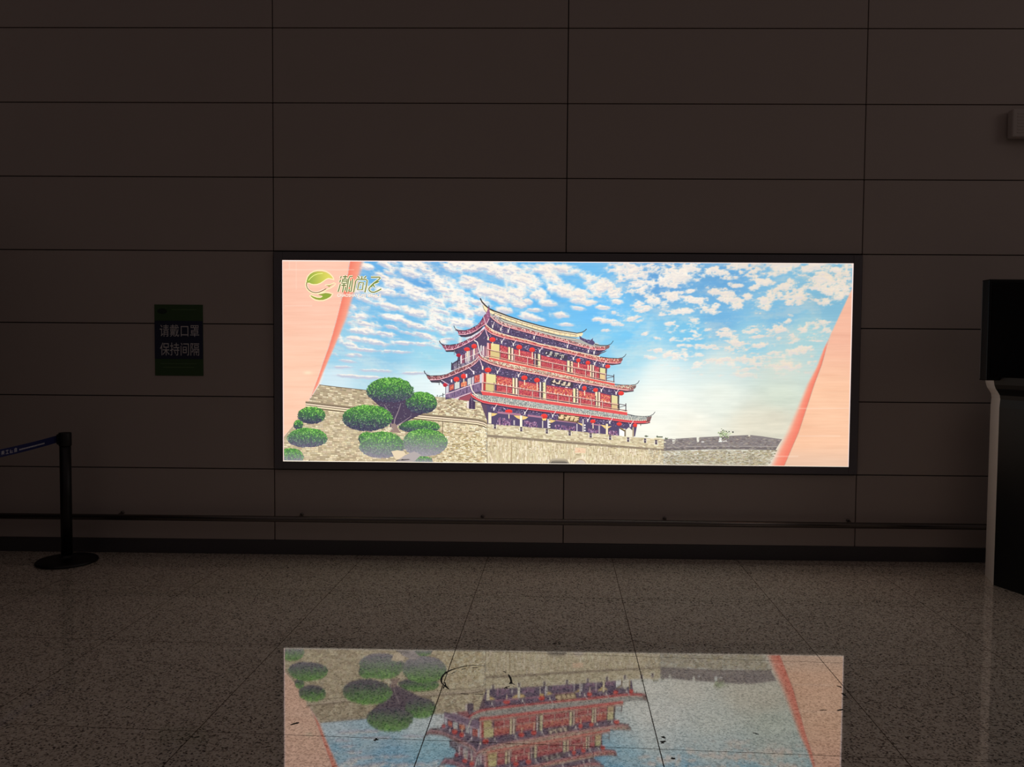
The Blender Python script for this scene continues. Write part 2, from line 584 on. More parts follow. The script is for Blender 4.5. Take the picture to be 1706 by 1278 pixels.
# ribbons of the printed border
LI = [(583.5, 432), (579, 460), (572, 487), (567, 508), (561.5, 530), (554, 557), (547, 580), (538, 605), (532, 623), (522, 650), (510, 680), (498, 700), (485, 714), (472, 728), (470, 780)]
LO = [(609, 432), (603, 457), (596, 480), (588, 504), (580, 530), (569, 556), (557, 582), (540, 620), (532, 641), (515, 668), (503, 688), (488, 710), (474, 727), (470, 780)]
RI = [(1421, 478), (1384, 557), (1377, 580), (1369, 608), (1357, 640), (1344, 680), (1331, 720), (1318, 750), (1306, 778)]
RO = [(1419.5, 480), (1384, 557), (1371, 580), (1358, 612), (1342, 640), (1325, 680), (1307, 720), (1290, 750), (1277, 778)]
pink = np.array([250, 196, 172.])
peach = np.array([252, 204, 176.])
red = np.array([242, 132, 110.])
xi, xo = interp(LI, Y), interp(LO, Y)
t = np.clip((X - xi) / np.maximum(xo - xi, 1.0), 0, 1)
fade = sstep(660, 640, Y)
rb = 1 - sstep(0.62, 1.04, t)
rb_col = red + (np.array([250, 176, 150]) - red) * (np.clip(t * 1.1 - .1, 0, 1))[..., None]
rb_col = rb_col * (0.45 + .55 * fade)[..., None] + np.array([236, 150, 126.]) * (0.55 * (1 - fade))[..., None]
m = ((X >= xi) & (X <= xo + 1)) * rb
sky = sky * (1 - m[..., None]) + rb_col * m[..., None]
edge = np.exp(-((X - xo) / 2.2) ** 2) * 0.6 * sstep(600, 650, Y)
sky = sky + (np.array([255, 238, 226]) - sky) * edge[..., None]
pk = 1 / (1 + np.exp((X - xi) * 2.2))
pn = fbm(X / 60, Y / 5, 71, 4)
pm = fbm(X / 90, Y / 60, 81, 3)
pcol = pink + (peach - pink) * sstep(480, 640, Y)[..., None] + (pn * 7 + pm * 5)[..., None] * np.array([.6, 1.0, 1.1])
sky = sky * (1 - pk[..., None]) + pcol * pk[..., None]
xi, xo = interp(RI, Y), interp(RO, Y)
t = np.clip((xi - X) / np.maximum(xi - xo, 1.0), 0, 1)
rb = (1 - sstep(0.45, 1.0, t)) * sstep(552, 585, Y)
m = ((X <= xi) & (X >= xo - 1)) * rb
rr = red + (np.array([248, 178, 150]) - red) * np.clip(t * 1.2 - .2, 0, 1)[..., None]
sky = sky * (1 - m[..., None]) + rr * m[..., None]
pk = 1 / (1 + np.exp(-(X - xi) * 2.2)) * sstep(474, 480, Y)
pcol = np.array([243, 186, 160.]) + (np.array([248, 198, 164.]) - np.array([243, 186, 160.])) * sstep(560, 660, Y)[..., None] + (pn * 8 + pm * 6)[..., None] * np.array([.7, 1.0, 1.0])
pcol = pcol + (np.array([226, 192, 168]) - pcol) * (0.7 * sstep(735, 775, Y))[..., None]
sky = sky * (1 - pk[..., None]) + pcol * pk[..., None]
ed = np.exp(-((X - xi + 0.5) / 1.0) ** 2) * 0.35 * sstep(575, 600, Y)
sky = sky + (np.array([176, 112, 92]) - sky) * ed[..., None]
# faint level streaks from the light tubes, put into the ink colour
sky = sky * (1 + 0.022 * fbm(X / 45, Y / 1.3, 91, 2))[..., None]
for x0, y0, x1, y1 in ((493, 436, 494.4, 482), (474, 449, 590, 450.2), (481.5, 436, 483, 449), (474, 509, 520, 510), (1220, 760, 1330, 761.2), (1213, 759, 1214.3, 775), (1223.5, 760, 1224.8, 775), (1276, 760, 1277, 777), (1222, 757, 1222.9, 776), (1330, 680, 1415, 681), (1330, 726, 1400, 727)):
    sel = (X >= x0) & (X <= x1) & (Y >= y0) & (Y <= y1)
    sky[sel] = sky[sel] * .72 + np.array([255, 232, 214]) * .28
lk = np.exp(-(((X - 513) / 7) ** 2 + ((Y - 621) / 3) ** 2))
sky = sky + (np.array([255, 240, 205]) - sky) * (0.6 * lk)[..., None]
sky = np.clip(sky, 0, 255)

c01 = sky / 255.0
skl = 0.94 * np.where(c01 <= 0.04045, c01 / 12.92, ((c01 + 0.055) / 1.055) ** 2.4)
ny, nx = X.shape
dx = (X - 853) / F_PX
dy = (Y - 639) / F_PX
D3 = [F_[i] + R_[i] * dx - U_[i] * dy for i in range(3)]
tt = (PY - CAM.y) / D3[1]
gx = np.clip(CAM.x + tt * D3[0], SX0, SX1)
gz = np.clip(CAM.z + tt * D3[2], SZ0, SZ1)
co = np.stack([gx, np.full_like(gx, PY), gz], -1).reshape(-1, 3)
ids = np.arange(ny * nx).reshape(ny, nx)
quads = np.stack([ids[1:, :-1], ids[1:, 1:], ids[:-1, 1:], ids[:-1, :-1]], -1).reshape(-1, 4)
ok = (np.ptp(co[quads][:, :, 0], axis=1) > 1e-5) & (np.ptp(co[quads][:, :, 2], axis=1) > 1e-5)
quads = quads[ok]


# ---- masonry
def bricks(poly, top, bot, rows, bw, cols, ja, x0, x1, gap=0.35, keep=0.9):
    """courses of stones that follow the slope between a top and a bottom edge line"""
    for r in range(rows):
        f0, f1 = (r + gap * .5) / rows, (r + 1 - gap * .5) / rows
        x = x0 + rng.uniform(-bw, 0)
        while x < x1:
            w = bw * rng.uniform(.6, 1.5)
            if rng.random() < keep:
                xm, q = x + w * .5, []
                for xx, f in ((x + .3, f0), (x + w - .3, f0), (x + w - .3, f1), (x + .3, f1)):
                    a, b = at(top, xx), at(bot, xx)
                    q.append((xx, a + (b - a) * f))
                if inside(poly, xm, (q[0][1] + q[2][1]) / 2):
                    P(q, jit(rng.choice(cols), ja))
            x += w


BR = [(226, 208, 170), (236, 220, 182), (202, 184, 148), (232, 218, 184), (216, 198, 164), (190, 172, 140), (172, 154, 124), (206, 190, 160)]
BRL = [(240, 224, 184), (248, 236, 200), (234, 216, 176), (214, 194, 154), (252, 244, 214), (242, 228, 186)]
BRT = [(198, 180, 148), (214, 198, 164), (186, 168, 138), (168, 150, 124), (226, 212, 180), (152, 136, 112)]
lw_top = [(470, 634), (532, 641), (560, 644.5), (610, 650), (655, 654), (720, 660.5), (740, 662), (782, 667), (800, 669.5), (806, 672), (811, 680)]
lw_mid = [(470, 667), (516, 672), (588, 680.5), (700, 691.5), (770, 697.5), (800, 701), (813, 705)]
lw_low = [(470, 676), (516, 681), (588, 688.5), (700, 698.5), (770, 704), (800, 707), (812, 712)]
lw_bot = [(470, 774), (640, 776), (812, 780)]
# far wall at the right
fw = [(1104, 732), (1120, 731), (1120.5, 739), (1125, 739), (1125.5, 731), (1160.5, 728.8), (1161, 737.5), (1164.5, 737.5), (1165, 728.5), (1220, 726), (1246.5, 724.8), (1247, 729.5), (1249.5, 729.5), (1250, 724.8), (1270, 727), (1303, 732), (1276, 779), (1104, 779)]
P(fw, (168, 160, 138))
ink.layer()
fa = [(1104, 732), (1125, 731), (1165, 728.5), (1246, 725), (1270, 727), (1303, 732)]
fb = [(1104, 746), (1200, 743.5), (1297, 745)]
fc = [(1104, 751), (1200, 748.5), (1297, 750)]
fd = [(1104, 779), (1300, 779)]
P([(1104, 732), (1120, 731), (1120.5, 739), (1125, 739), (1125.5, 731), (1160.5, 728.8), (1161, 737.5), (1164.5, 737.5), (1165, 728.5), (1220, 726), (1246.5, 724.8), (1247, 729.5), (1249.5, 729.5), (1250, 724.8), (1270, 727), (1303, 732), (1295, 744), (1200, 743.5), (1104, 746)], (130, 122, 122))
P([(1104, 746), (1200, 743.5), (1295, 744.5), (1292, 750), (1200, 748.5), (1104, 751)], (112, 104, 104))
ink.layer()
speckle([(1105, 733), (1160, 730), (1246, 727), (1300, 733), (1292, 748), (1105, 750)], 620, 4, 1.0, [(150, 142, 138), (110, 100, 100), (136, 124, 116), (160, 150, 140)], 8)
speckle([(1105, 752), (1295, 750), (1278, 778), (1105, 778)], 1500, 4.2, 1.3, [(190, 182, 158), (150, 140, 112), (178, 164, 128), (206, 198, 176), (134, 124, 104), (172, 158, 140)], 9)
LN([(1104, 745.8), (1200, 743.3), (1295, 744.3)], 0.9, (176, 168, 164))
P([(1168, 735.4), (1174, 735), (1174, 737), (1168, 737.3)], (236, 234, 228))
P([(1204, 734.6), (1211, 734), (1211, 736), (1204, 736.4)], (236, 234, 228))
P([(1198.5, 729), (1202, 729), (1203, 736.5), (1197, 736.5)], (238, 240, 232))
ink.layer()
for _ in range(110):
    x, y = rng.gauss(1206, 4.5), rng.gauss(723.5, 3.2)
    DISC(x, y, rng.uniform(.7, 1.4), rng.uniform(.5, 1.1), jit(rng.choice([(150, 176, 120), (196, 212, 168), (110, 130, 90), (226, 228, 190), (64, 70, 62)]), 12), 6)
DISC(1221, 720, 1.6, 1.4, (70, 70, 72), 8)
# long wall at the left with its round bastion
P([(532, 641), (560, 644.5), (610, 650), (655, 654), (720, 660.5), (740, 662), (782, 667), (800, 669.5), (806, 672.3), (810.5, 678), (811, 699), (814, 703), (814, 709), (810.5, 714), (811, 779), (472, 772), (472, 729), (488, 710), (503, 688), (515, 668)], (176, 160, 130))
ink.layer()
lw_poly = [(532, 642), (610, 650.5), (720, 661), (782, 667.5), (800, 670), (806, 673), (810, 679), (810, 776), (473, 771), (473, 731), (489, 711), (504, 690), (517, 668)]
bricks(lw_poly, lw_top, lw_mid, 11, 5.0, BRT, 9, 500, 720, .34)
bricks(lw_poly, lw_top, lw_mid, 12, 5.0, BRT + BRL, 10, 720, 811, .30)
bricks(lw_poly, lw_low, lw_bot, 31, 5.6, BR, 9, 472, 735, .30)
bricks(lw_poly, lw_low, lw_bot, 31, 4.6, BRL + BR[:4], 9, 735, 770, .24)
bricks(lw_poly, lw_low, lw_bot, 31, 4.6, BRL, 9, 770, 811, .22)
ink.layer()
speckle([(735, 715), (800, 720), (808, 770), (700, 770)], 330, 4, 1.4, [(170, 150, 106), (150, 132, 96), (186, 166, 116)], 10)
speckle([(620, 655), (720, 664), (795, 676), (795, 695), (600, 680)], 200, 4, 1.2, [(140, 118, 90), (240, 230, 200), (164, 130, 104)], 10)
LN([(532, 641.3), (560, 644.8), (612, 650.5)], 1.3, (116, 100, 82))
for off, w, c in ((0, 2.4, (150, 132, 108)), (1.6, 1.2, (72, 58, 46)), (3.4, 2.4, (236, 216, 188)), (5.2, 1.3, (104, 84, 66)), (6.8, 2.2, (240, 224, 188)), (8.7, 1.5, (92, 74, 54))):
    LN([(x, y + off - 1.6) for x, y in ((509, 671.2), (516, 672), (588, 680.5), (700, 691.5), (770, 697.8), (795, 700.5), (806, 703.2), (812.5, 707.5))], w, c)
LN([(737.5, 694), (737.5, 748)], 0.9, (96, 80, 64))
LN([(747.3, 703), (747, 724)], 0.7, (170, 150, 112))
# wall in front of the tower
fr_top = [(811, 706), (860, 709.5), (905, 713), (950, 717.5), (985, 721), (1015, 724), (1050, 728), (1106, 731.5)]
fr_led = [(811, 724), (880, 729.5), (960, 736.5), (1060, 744.5), (1106, 748)]
fr_led2 = [(811, 728), (880, 733.5), (960, 740.5), (1060, 748), (1106, 751.5)]
P(fr_top + [(1105, 779), (811, 779)], (206, 192, 158))
ink.layer()
fp = fr_top + [(1105, 777), (811, 777)]
bricks(fp, fr_top, fr_led, 8, 5.2, [(214, 200, 162), (228, 216, 180), (198, 182, 146), (180, 164, 132), (238, 228, 196)], 9, 811, 1105, .3)
P(fr_led + list(reversed(fr_led2)), (142, 126, 106))
speckle([(811, 724), (960, 736), (1106, 748), (1106, 752), (960, 741), (811, 729)], 380, 5, 1.0, [(120, 104, 86), (176, 160, 136), (152, 136, 116), (196, 182, 160)], 8, .08)
speckle([(811, 729), (960, 742), (1105, 753), (1105, 777), (811, 777)], 2100, 1.5, 6.0, [(222, 208, 170), (200, 182, 146), (234, 222, 188), (184, 166, 134), (208, 190, 154), (240, 226, 200)], 9)
speckle([(811, 729), (960, 742), (1105, 753), (1105, 765), (811, 750)], 500, 5, 1.2, [(176, 156, 118), (232, 218, 176), (196, 176, 136), (160, 140, 108)], 9, .08)
speckle([(1080, 748), (1105, 752), (1105, 777), (1085, 777)], 160, 3, 1.5, [(184, 174, 150), (160, 150, 130), (206, 198, 176)], 8)
ink.layer()
LN([(811.5, 684), (811.5, 776)], 0.9, (150, 134, 104))
LN([(852, 734), (852.5, 770)], 0.9, (158, 134, 96))
P([(958, 745.5), (976, 747), (975.5, 755.5), (957.5, 754.5)], (236, 206, 172))
speckle([(959, 747), (975, 748), (975, 754), (959, 753)], 40, 1.2, 1.2, [(214, 150, 120), (226, 180, 146)], 8)
for rx, ry, c in ((12.5, 12, (236, 220, 188)), (10.5, 10, (196, 176, 146)), (9, 8, (206, 192, 176))):
    P([(967 + rx * math.cos(PI + PI * i / 16), 774.5 + ry * math.sin(PI + PI * i / 16)) for i in range(17)], c)
    ink.layer()
# ---- dirt that sits inside the box at the lower edge
P([(913, 774), (917, 766), (923, 763.4), (940, 763.8), (945, 766), (949, 775)], [(120, 112, 100), (186, 172, 146), (196, 182, 154), (196, 182, 154), (176, 162, 138), (110, 104, 96)])
ink.layer()
P([(916, 774), (920, 768.4), (926, 767), (940, 767.6), (944, 770), (946, 775)], [(62, 58, 56), (120, 112, 100), (150, 140, 122), (150, 140, 122), (112, 104, 94), (62, 58, 56)])

# ---- clipped trees
def clump(cx, cy, rx, ry, haze=0.0, flat=0.75, n=None, dark=0.35, bias=0.0):
    pts, N = [], 44
    for i in range(N):
        a = 2 * PI * i / N
        s, c_ = math.sin(a), math.cos(a)
        yy = cy + s * (ry if s < 0 else ry * flat) * (1 + rng.uniform(-.05, .04))
        pts.append((cx + rx * (abs(c_) ** 0.85) * (1 if c_ > 0 else -1) * (1 + rng.uniform(-.03, .03)), yy))
    top, bot = (70, 128, 58), (62, 60, 84)
    hz_ = (186, 180, 182)
    mixc = lambda a, b, t: tuple(a[i] + (b[i] - a[i]) * t for i in range(3))
    cols = []
    for x, y in pts:
        t = (y - (cy - ry)) / (ry * (1 + flat))
        cols.append(mixc(mixc(top, bot, min(1, t * 1.25)), hz_, haze * max(0, t)))
    ink.layer()
    P(pts, cols)
    ink.layer()
    n = n or int(rx * ry * 1.15)
    for _ in range(n):
        a, r = rng.uniform(0, 2 * PI), math.sqrt(rng.random()) * 1.03
        dx_, dy_ = r * math.cos(a), r * math.sin(a)
        x, y = cx + rx * dx_, cy + (ry if dy_ < 0 else ry * flat) * dy_
        t = (y - (cy - ry)) / (ry * (1 + flat)) - bias * dx_ + rng.uniform(-.16, .16)
        if t < .30:
            c = rng.choice([(104, 172, 72), (84, 148, 62), (140, 200, 92), (72, 130, 58)])
        elif t < .55:
            c = rng.choice([(82, 144, 66), (64, 116, 64), (118, 176, 90), (76, 118, 78), (54, 92, 60)])
        elif t < .78:
            c = rng.choice([(66, 104, 74), (76, 96, 88), (58, 78, 76), (110, 140, 108), (52, 62, 74)])
        else:
            c = rng.choice([(62, 62, 84), (74, 72, 94), (52, 50, 72), (88, 92, 104)])
        c = mixc(jit(tuple(v * 1.07 for v in c), 9), hz_, min(.8, haze * max(0, t)))
        s1, s2, an = rng.uniform(.9, 1.9), rng.uniform(.5, 1.0), rng.uniform(0, PI)
        ca, sa = math.cos(an), math.sin(an)
        P([(x - s1 * ca, y - s1 * sa), (x + s2 * sa, y - s2 * ca), (x + s1 * ca, y + s1 * sa), (x - s2 * sa, y + s2 * ca)], c)


ink.layer()
P([(618, 664), (690, 664), (703, 690), (692, 695), (676, 703), (664, 707), (658, 716), (650, 716), (649, 694), (636, 680)], (74, 62, 84))
ink.layer()
speckle([(622, 666), (690, 666), (702, 690), (676, 702), (655, 710), (638, 680)], 150, 2, 1.3, [(96, 86, 108), (56, 46, 70), (110, 104, 116)], 8)
for pts in ([(655, 718), (650, 700), (648, 686), (640, 674)], [(655, 718), (658, 698), (664, 684), (668, 672)], [(656, 712), (670, 704), (684, 694)], [(650, 694), (644, 684), (638, 680)]):
    LN(pts, 2.0, (150, 134, 140), 0.8)
P([(650, 720), (652, 706), (659, 706), (664, 716), (668, 721)], (150, 126, 116))
speckle([(641, 712), (654, 712), (654, 719), (640, 719)], 20, 2, 1.5, [(236, 226, 196)], 6)
clump(702, 672, 26, 19, 0, .9, bias=.15)
clump(650, 653, 39, 24, 0, .72)
clump(519, 692, 23, 14, 0, 1.0, bias=.12)
clump(497, 708, 8, 8, 0, .9)
clump(512, 731, 33, 18, .25, .8, bias=.10)
clump(699, 712, 34, 12, 0, .75, bias=.12)
clump(612, 697, 41, 22, 0, .95, bias=.12)
clump(611, 731, 14, 11, .1, .9, n=120)
clump(708, 738, 37, 23, .75, .95, bias=.10)
clump(636, 744, 37, 25, .6, .75, bias=.05)
clump(484, 762, 22, 15, .7, .8)
clump(704, 768, 17, 8, .8, .5)
ink.layer()
P([(652, 752), (662, 750), (673, 752), (676, 756), (668, 766), (658, 764)], (228, 208, 176))
P([(672, 760), (690, 752), (702, 758), (690, 769), (660, 769), (666, 764)], (176, 166, 164))
P([(660, 766.8), (668, 765), (682, 764.8), (684, 766), (672, 767.4), (661, 768.5)], (34, 30, 30))
P([(513, 768.3), (515.5, 766), (517, 768.5)], (40, 36, 34))

# ---- the gate tower
ink.layer()
PUR, PURD, PURL = (82, 70, 100), (60, 52, 76), (132, 118, 150)
RED, REDB, REDD = (196, 78, 84), (222, 90, 84), (150, 52, 64)
PINK, CREAM, TILE = (240, 168, 172), (246, 230, 196), (170, 172, 166)
DK = (58, 58, 66)


def lantern(x, y, rx, ry, tas=8, c=(232, 64, 58)):
    DISC(x, y, rx, ry, tuple(v * .86 for v in c), 16, top=tuple(min(255, v * 1.1) for v in c))
    if tas:
        LN([(x + .3, y + ry - .4), (x + .4, y + ry + tas)], 1.5, (248, 226, 190))


def brace(x, y, s=1.0):
    LN([(x, y), (x + 3.2 * s, y - 5), (x + 5.2 * s, y - 8)], 1.0, (236, 214, 216))
    LN([(x - .2, y - 2.2), (x - .3, y + 2.6)], 2.2, (250, 240, 230), 1.4)
    LN([(x - 1, y - 2), (x - 3.4 * s, y - 5)], .8, (176, 156, 170))


P([(792, 562), (800, 553), (807, 545), (809, 524), (816, 520), (840, 536), (900, 552), (985, 574), (1008, 578), (990, 592), (1006, 606), (1007, 634), (1009, 642), (1028, 655), (1029, 684), (1040, 694), (1056, 704), (1050, 714), (1000, 716), (811, 700), (800, 669), (760, 662), (744, 650), (757, 626), (768, 606), (768, 594), (757, 583), (768, 578)], (96, 76, 96))
ink.layer()
# purple shade of the eaves and the body behind
A_low = [(816, 526), (822, 532), (830, 538), (840, 543), (860, 549), (890, 557), (920, 564.5), (950, 572.5), (970, 578), (985, 581.5), (998, 583), (1008, 582.5), (1014, 580)]
B_top = [(809, 540), (811, 542), (815, 546), (823, 551), (835, 555.8), (850, 560), (880, 567), (900, 573), (930, 579), (960, 586), (990, 592.6), (1000, 594.8), (1015, 596.8), (1030, 597.6), (1037, 597)]
B_low = [(808, 546), (812, 551), (820, 556.5), (830, 560), (840, 563), (860, 567.5), (880, 572), (900, 577.5), (930, 585), (960, 592), (980, 597), (1000, 602), (1015, 604.8), (1028, 605.2), (1035, 603.4)]
P(A_low + [(1008, 583.5), (1000, 588), (994, 592), (990, 592.6)] + list(reversed(B_top[:10])), PUR)
P(B_low[:13] + [(1033, 606.5), (1020, 608.3), (1012, 607.6), (1010, 636), (985, 631), (940, 622), (880, 611), (815, 597), (800, 594), (797, 578), (800, 560), (806, 549)], PUR)
C_low = [(797, 593), (800, 597), (803, 599.5), (812, 604), (823, 608.3), (840, 613), (860, 617.3), (880, 621), (900, 624.5), (920, 629), (940, 633), (960, 637), (980, 640), (1000, 643.5), (1030, 648.6), (1045, 650.3), (1055, 649.4)]
P(C_low + [(1056, 652), (1042, 653.6), (1032, 652), (1031, 685), (1000, 681), (940, 672), (860, 661), (802, 652), (784, 655), (742, 666), (742, 640), (760, 625), (785, 611)], PUR)
D_low = [(784, 657.5), (787, 661.5), (795, 666.5), (805, 671), (815, 673), (830, 675), (850, 678.5), (880, 682.5), (900, 685), (920, 687.5), (950, 691.3), (980, 695), (1000, 697.6), (1020, 700.2), (1040, 703), (1055, 704.6), (1068, 705), (1078, 704.2), (1083, 702.8)]
P(D_low[3:16] + [(1062, 705), (1058, 727), (1042, 727), (1042, 714), (1033, 714), (1033, 726), (1015, 724), (950, 717.5), (860, 709.5), (812, 706.5), (811, 676)], (84, 72, 104))
ink.layer()
for pl, n in (([(820, 532), (860, 550), (940, 571), (1000, 585), (990, 591), (900, 571), (830, 552), (815, 544)], 420),
              ([(815, 556), (880, 574), (980, 598), (1020, 607), (1005, 613), (930, 598), (826, 572), (812, 568), (800, 562)], 420),
              ([(803, 601), (880, 622), (980, 641), (1040, 652), (1020, 657), (940, 646), (826, 624), (790, 620)], 460),
              ([(815, 676), (900, 687), (1000, 700), (1055, 707), (1050, 712), (940, 700), (820, 687)], 420)):
    speckle(pl, n * 5, 1.5, 1.2, [PURL, PURD, PURD, (104, 84, 132), (156, 138, 172), (56, 52, 80), (116, 82, 116), (190, 176, 200)], 10)
# left faces
P([(742, 583), (757, 582.5), (770, 577), (797, 562), (799, 594), (783, 606), (757, 616.5), (752, 617), (752.5, 606), (762, 600), (763, 593), (757, 586), (744, 586.5)], PUR)
P([(755, 607), (768, 600.5), (797, 589), (797, 594), (783, 606), (756, 616)], (206, 196, 208))
P([(768, 593), (797, 578), (797, 593), (768, 607)], (150, 110, 132))
P([(716, 633), (732, 632.5), (757, 624.5), (783, 612.5), (797, 602), (803, 612), (803, 652), (784, 656), (760, 664), (742, 662), (742, 645), (734, 637), (719, 637)], PUR)
ink.layer()
speckle([(762, 582), (797, 563), (797, 577), (770, 591), (760, 590)], 90, 1.6, 1.2, [PURL, PURD, (104, 84, 140)], 10)
speckle([(740, 632), (757, 626), (797, 604), (800, 620), (770, 634), (745, 641)], 130, 1.6, 1.2, [PURL, PURD, (104, 84, 140), (150, 130, 160)], 10)
for x0, x1, yt, yb, c in ((767, 769.5, 592, 606, (236, 220, 222)), (769.5, 774, 591, 605, (140, 74, 96)), (775.5, 777, 588, 603, (226, 214, 214)), (778, 782.8, 585, 602, (204, 196, 190)), (784, 786, 583, 601, (150, 90, 110)), (788, 790, 582, 599, (224, 206, 208)), (792, 796, 580, 597, (170, 118, 130))):
    P([(x0, yt + .4), (x1, yt - .6), (x1, yb - .6), (x0, yb + .4)], c)
for x in (774.3, 787):
    LN([(x, 592), (x, 607)], 1.0, (70, 54, 70))
LN([(752.6, 604), (752.2, 617)], 1.5, DK)
LN([(762.6, 599.5), (762.4, 612)], 1.3, DK)
LN([(767, 601.5), (766.6, 611)], 1.0, (90, 84, 92))
LN([(753, 607), (763, 601.6), (770, 599.6)], 1.0, DK)
LN([(753, 607.5), (762, 609), (768, 609.5)], 1.0, (90, 84, 92))
LN([(755.5, 610), (755.2, 616)], .7, DK)
LN([(768, 600), (783, 594), (798, 587.5)], 1.4, (242, 220, 214))
P([(742, 657), (757, 652.5), (775, 645.5), (800, 637.5), (802, 651), (783, 656), (760, 664), (742, 662)], (128, 104, 136))
for x0, x1, ya, yb, c in ((743, 747.6, 643, 655, (206, 206, 214)), (749, 756, 641, 650, (206, 96, 88)), (757.5, 765.6, 637, 648, (208, 210, 206)), (768, 777.6, 637, 644, (220, 118, 92)), (779, 785, 630, 641, (206, 204, 202)), (786.2, 789.4, 628, 640, (216, 204, 212)), (790.6, 799.4, 625, 637, (204, 98, 92))):
    P([(x0, ya + 1), (x1, ya - 1), (x1, yb - 1.5), (x0, yb + 1)], c)
ink.layer()
speckle([(750, 642), (756, 640), (756, 648), (750, 650)], 16, 1, 2, [(240, 150, 96), (168, 60, 66)], 8)
speckle([(768, 638), (778, 634), (778, 643), (768, 646)], 30, 1, 2.2, [(246, 160, 100), (168, 60, 66), (250, 190, 140)], 8)
speckle([(791, 627), (799, 624), (799, 635), (791, 638)], 24, 1, 2, [(246, 160, 100), (150, 52, 60)], 8)
speckle([(744, 659), (800, 642), (800, 650), (783, 655), (750, 662)], 110, 1.2, 3, [(104, 84, 116), (160, 136, 164), (92, 74, 104)], 8)
for x in (757, 767, 778, 788.6):
    LN([(x, at([(742, 656.5), (757, 652), (800, 637)], x)), (x, at([(742, 664), (800, 650)], x))], 1.0, (74, 56, 84))
LN([(742, 656.8), (757, 652), (775, 645), (800, 637)], 1.3, (236, 206, 216))
LN([(731, 660.5), (742, 656.6)], .9, DK)
LN([(738, 655), (738, 661.5)], 1.4, (76, 80, 78))
LN([(728.6, 658), (728.6, 661)], 1.3, (110, 112, 104))
LN([(757, 664.5), (770, 659.5), (784, 654.5)], 1.2, (242, 202, 206))
P([(762, 664.8), (783, 656), (785, 662), (781, 668), (768, 666.5)], (156, 78, 92))
P([(781.5, 667), (786, 661), (789, 668), (792, 669.5), (791.5, 682), (781, 681)], (72, 56, 84))
P([(778, 669), (781.4, 668), (781, 681), (777.6, 679)], (232, 216, 208))
LN([(786, 662), (786, 682)], .9, (196, 170, 190))

# storey fronts: (x, ytop, x, ytop, ybottom offsets)
def panel(x0, x1, t0, t1, b0, b1, c, j=0):
    P([(x0, t0), (x1, t1), (x1, b1), (x0, b0)], jit(c, j) if j else c)


def door(x0, x1, t0, t1, b0, b1, warm=False):
    panel(x0, x1, t0, t1, b0, b1, (188, 78, 84))
    ink.layer()
    h = b0 - t0
    q = [(x0, t0), (x1, t1), (x1, b1), (x0, b0)]
    speckle(q, int((x1 - x0) * h * .42), 1.2, 1.6, [(214, 96, 92), (168, 54, 72), (206, 84, 110), (226, 120, 112), (150, 50, 66)], 10)
    if warm:
        speckle([(x0, t0 + 1.5), (x1, t1 + 1.5), (x1, t1 + h * .5), (x0, t0 + h * .5)], int((x1 - x0) * h * .2), 1.3, 1.2, [(240, 150, 96), (246, 182, 130), (236, 116, 84)], 8)
        n = max(2, int((x1 - x0) / 5.4))
        for i in range(n):
            xx = x0 + (i + .5) * (x1 - x0) / n
            yy = t0 + (t1 - t0) * (xx - x0) / (x1 - x0) + h * .42
            P([(xx - .5, yy), (xx + .5, yy), (xx + 1.5, yy + 3.6), (xx - 1.5, yy + 3.6)], (252, 226, 208))
    else:
        yy = h * .26
        LN([(x0, t0 + 2), (x1, t1 + 2)], 1.0, (226, 92, 96))
        n = max(3, int((x1 - x0) / 3.2))
        for i in range(n):
            xx = x0 + (i + .5) * (x1 - x0) / n
            y2 = t0 + (t1 - t0) * (xx - x0) / (x1 - x0) + h * .34
            P([(xx - .8, y2), (xx + .7, y2), (xx + .7, y2 + 2.2), (xx - .8, y2 + 2.2)], jit((246, 190, 180), 14))
    LN([(x0, t0), (x1, t1)], .9, (170, 56, 82))
    LN([(x0 + .4, t0), (x0 + .4, b0)], .7, (120, 50, 60))
    LN([(x1 - .4, t1), (x1 - .4, b1)], .7, (120, 50, 60))


def colm(x0, x1, t, b, c, dots=False):
    panel(x0, x1, t, t + .5, b, b + .4, c)
    if dots:
        yy = t + 1
        while yy < b - 1:
            P([(x0 - .6, yy + 2.0), (x0 + 1.4, yy + 2.0), (x0 + 1.4, yy + 3.4), (x0 - .6, yy + 3.4)], (66, 58, 56))
            yy += 4.2


ink.layer()
# third storey
P([(799, 588), (811, 577), (811, 594), (803, 595)], (164, 126, 140))
for x0, x1, t, b, c in ((800.4, 802.6, 576, 590, (222, 216, 210)), (804, 806.6, 577, 593, (232, 214, 214)), (807, 810, 578, 593, (150, 96, 108))):
    panel(x0, x1, t, t - 1, b, b - 1, c)
panel(811.4, 814.6, 571, 571.6, 594, 595, (240, 178, 176))
panel(814.6, 818, 571.6, 572, 595, 596, (170, 70, 70))
panel(818, 832, 572, 574.2, 584, 586.5, (230, 216, 146))
panel(817, 832.5, 583.5, 586.5, 595.5, 598.6, (234, 214, 150))
door(833, 846, 575, 579, 598.5, 601.5)
door(856, 889, 582, 588.5, 603, 610)
door(901, 944, 592, 602.4, 612.6, 621.6)
door(955, 984, 604, 609.6, 624, 630)
door(990, 998.4, 610, 612.5, 630, 632.4)
colm(846.8, 850, 578, 600.6, (248, 226, 176))
colm(850.2, 851.8, 579, 601, (74, 58, 50))
colm(852, 855, 579.6, 602, (246, 216, 190))
colm(890.8, 892.2, 589, 611, (250, 236, 220))
colm(892.4, 896, 589, 612, (84, 70, 74))
colm(896.2, 900, 589.6, 612.4, (234, 224, 176), True)
colm(945, 949, 600.6, 620.8, (240, 226, 180))
colm(949.2, 950.8, 601, 621, (84, 66, 60))
colm(951, 954.4, 602, 622, (242, 208, 170), True)
colm(983.2, 985.4, 607.4, 629, (246, 226, 186))
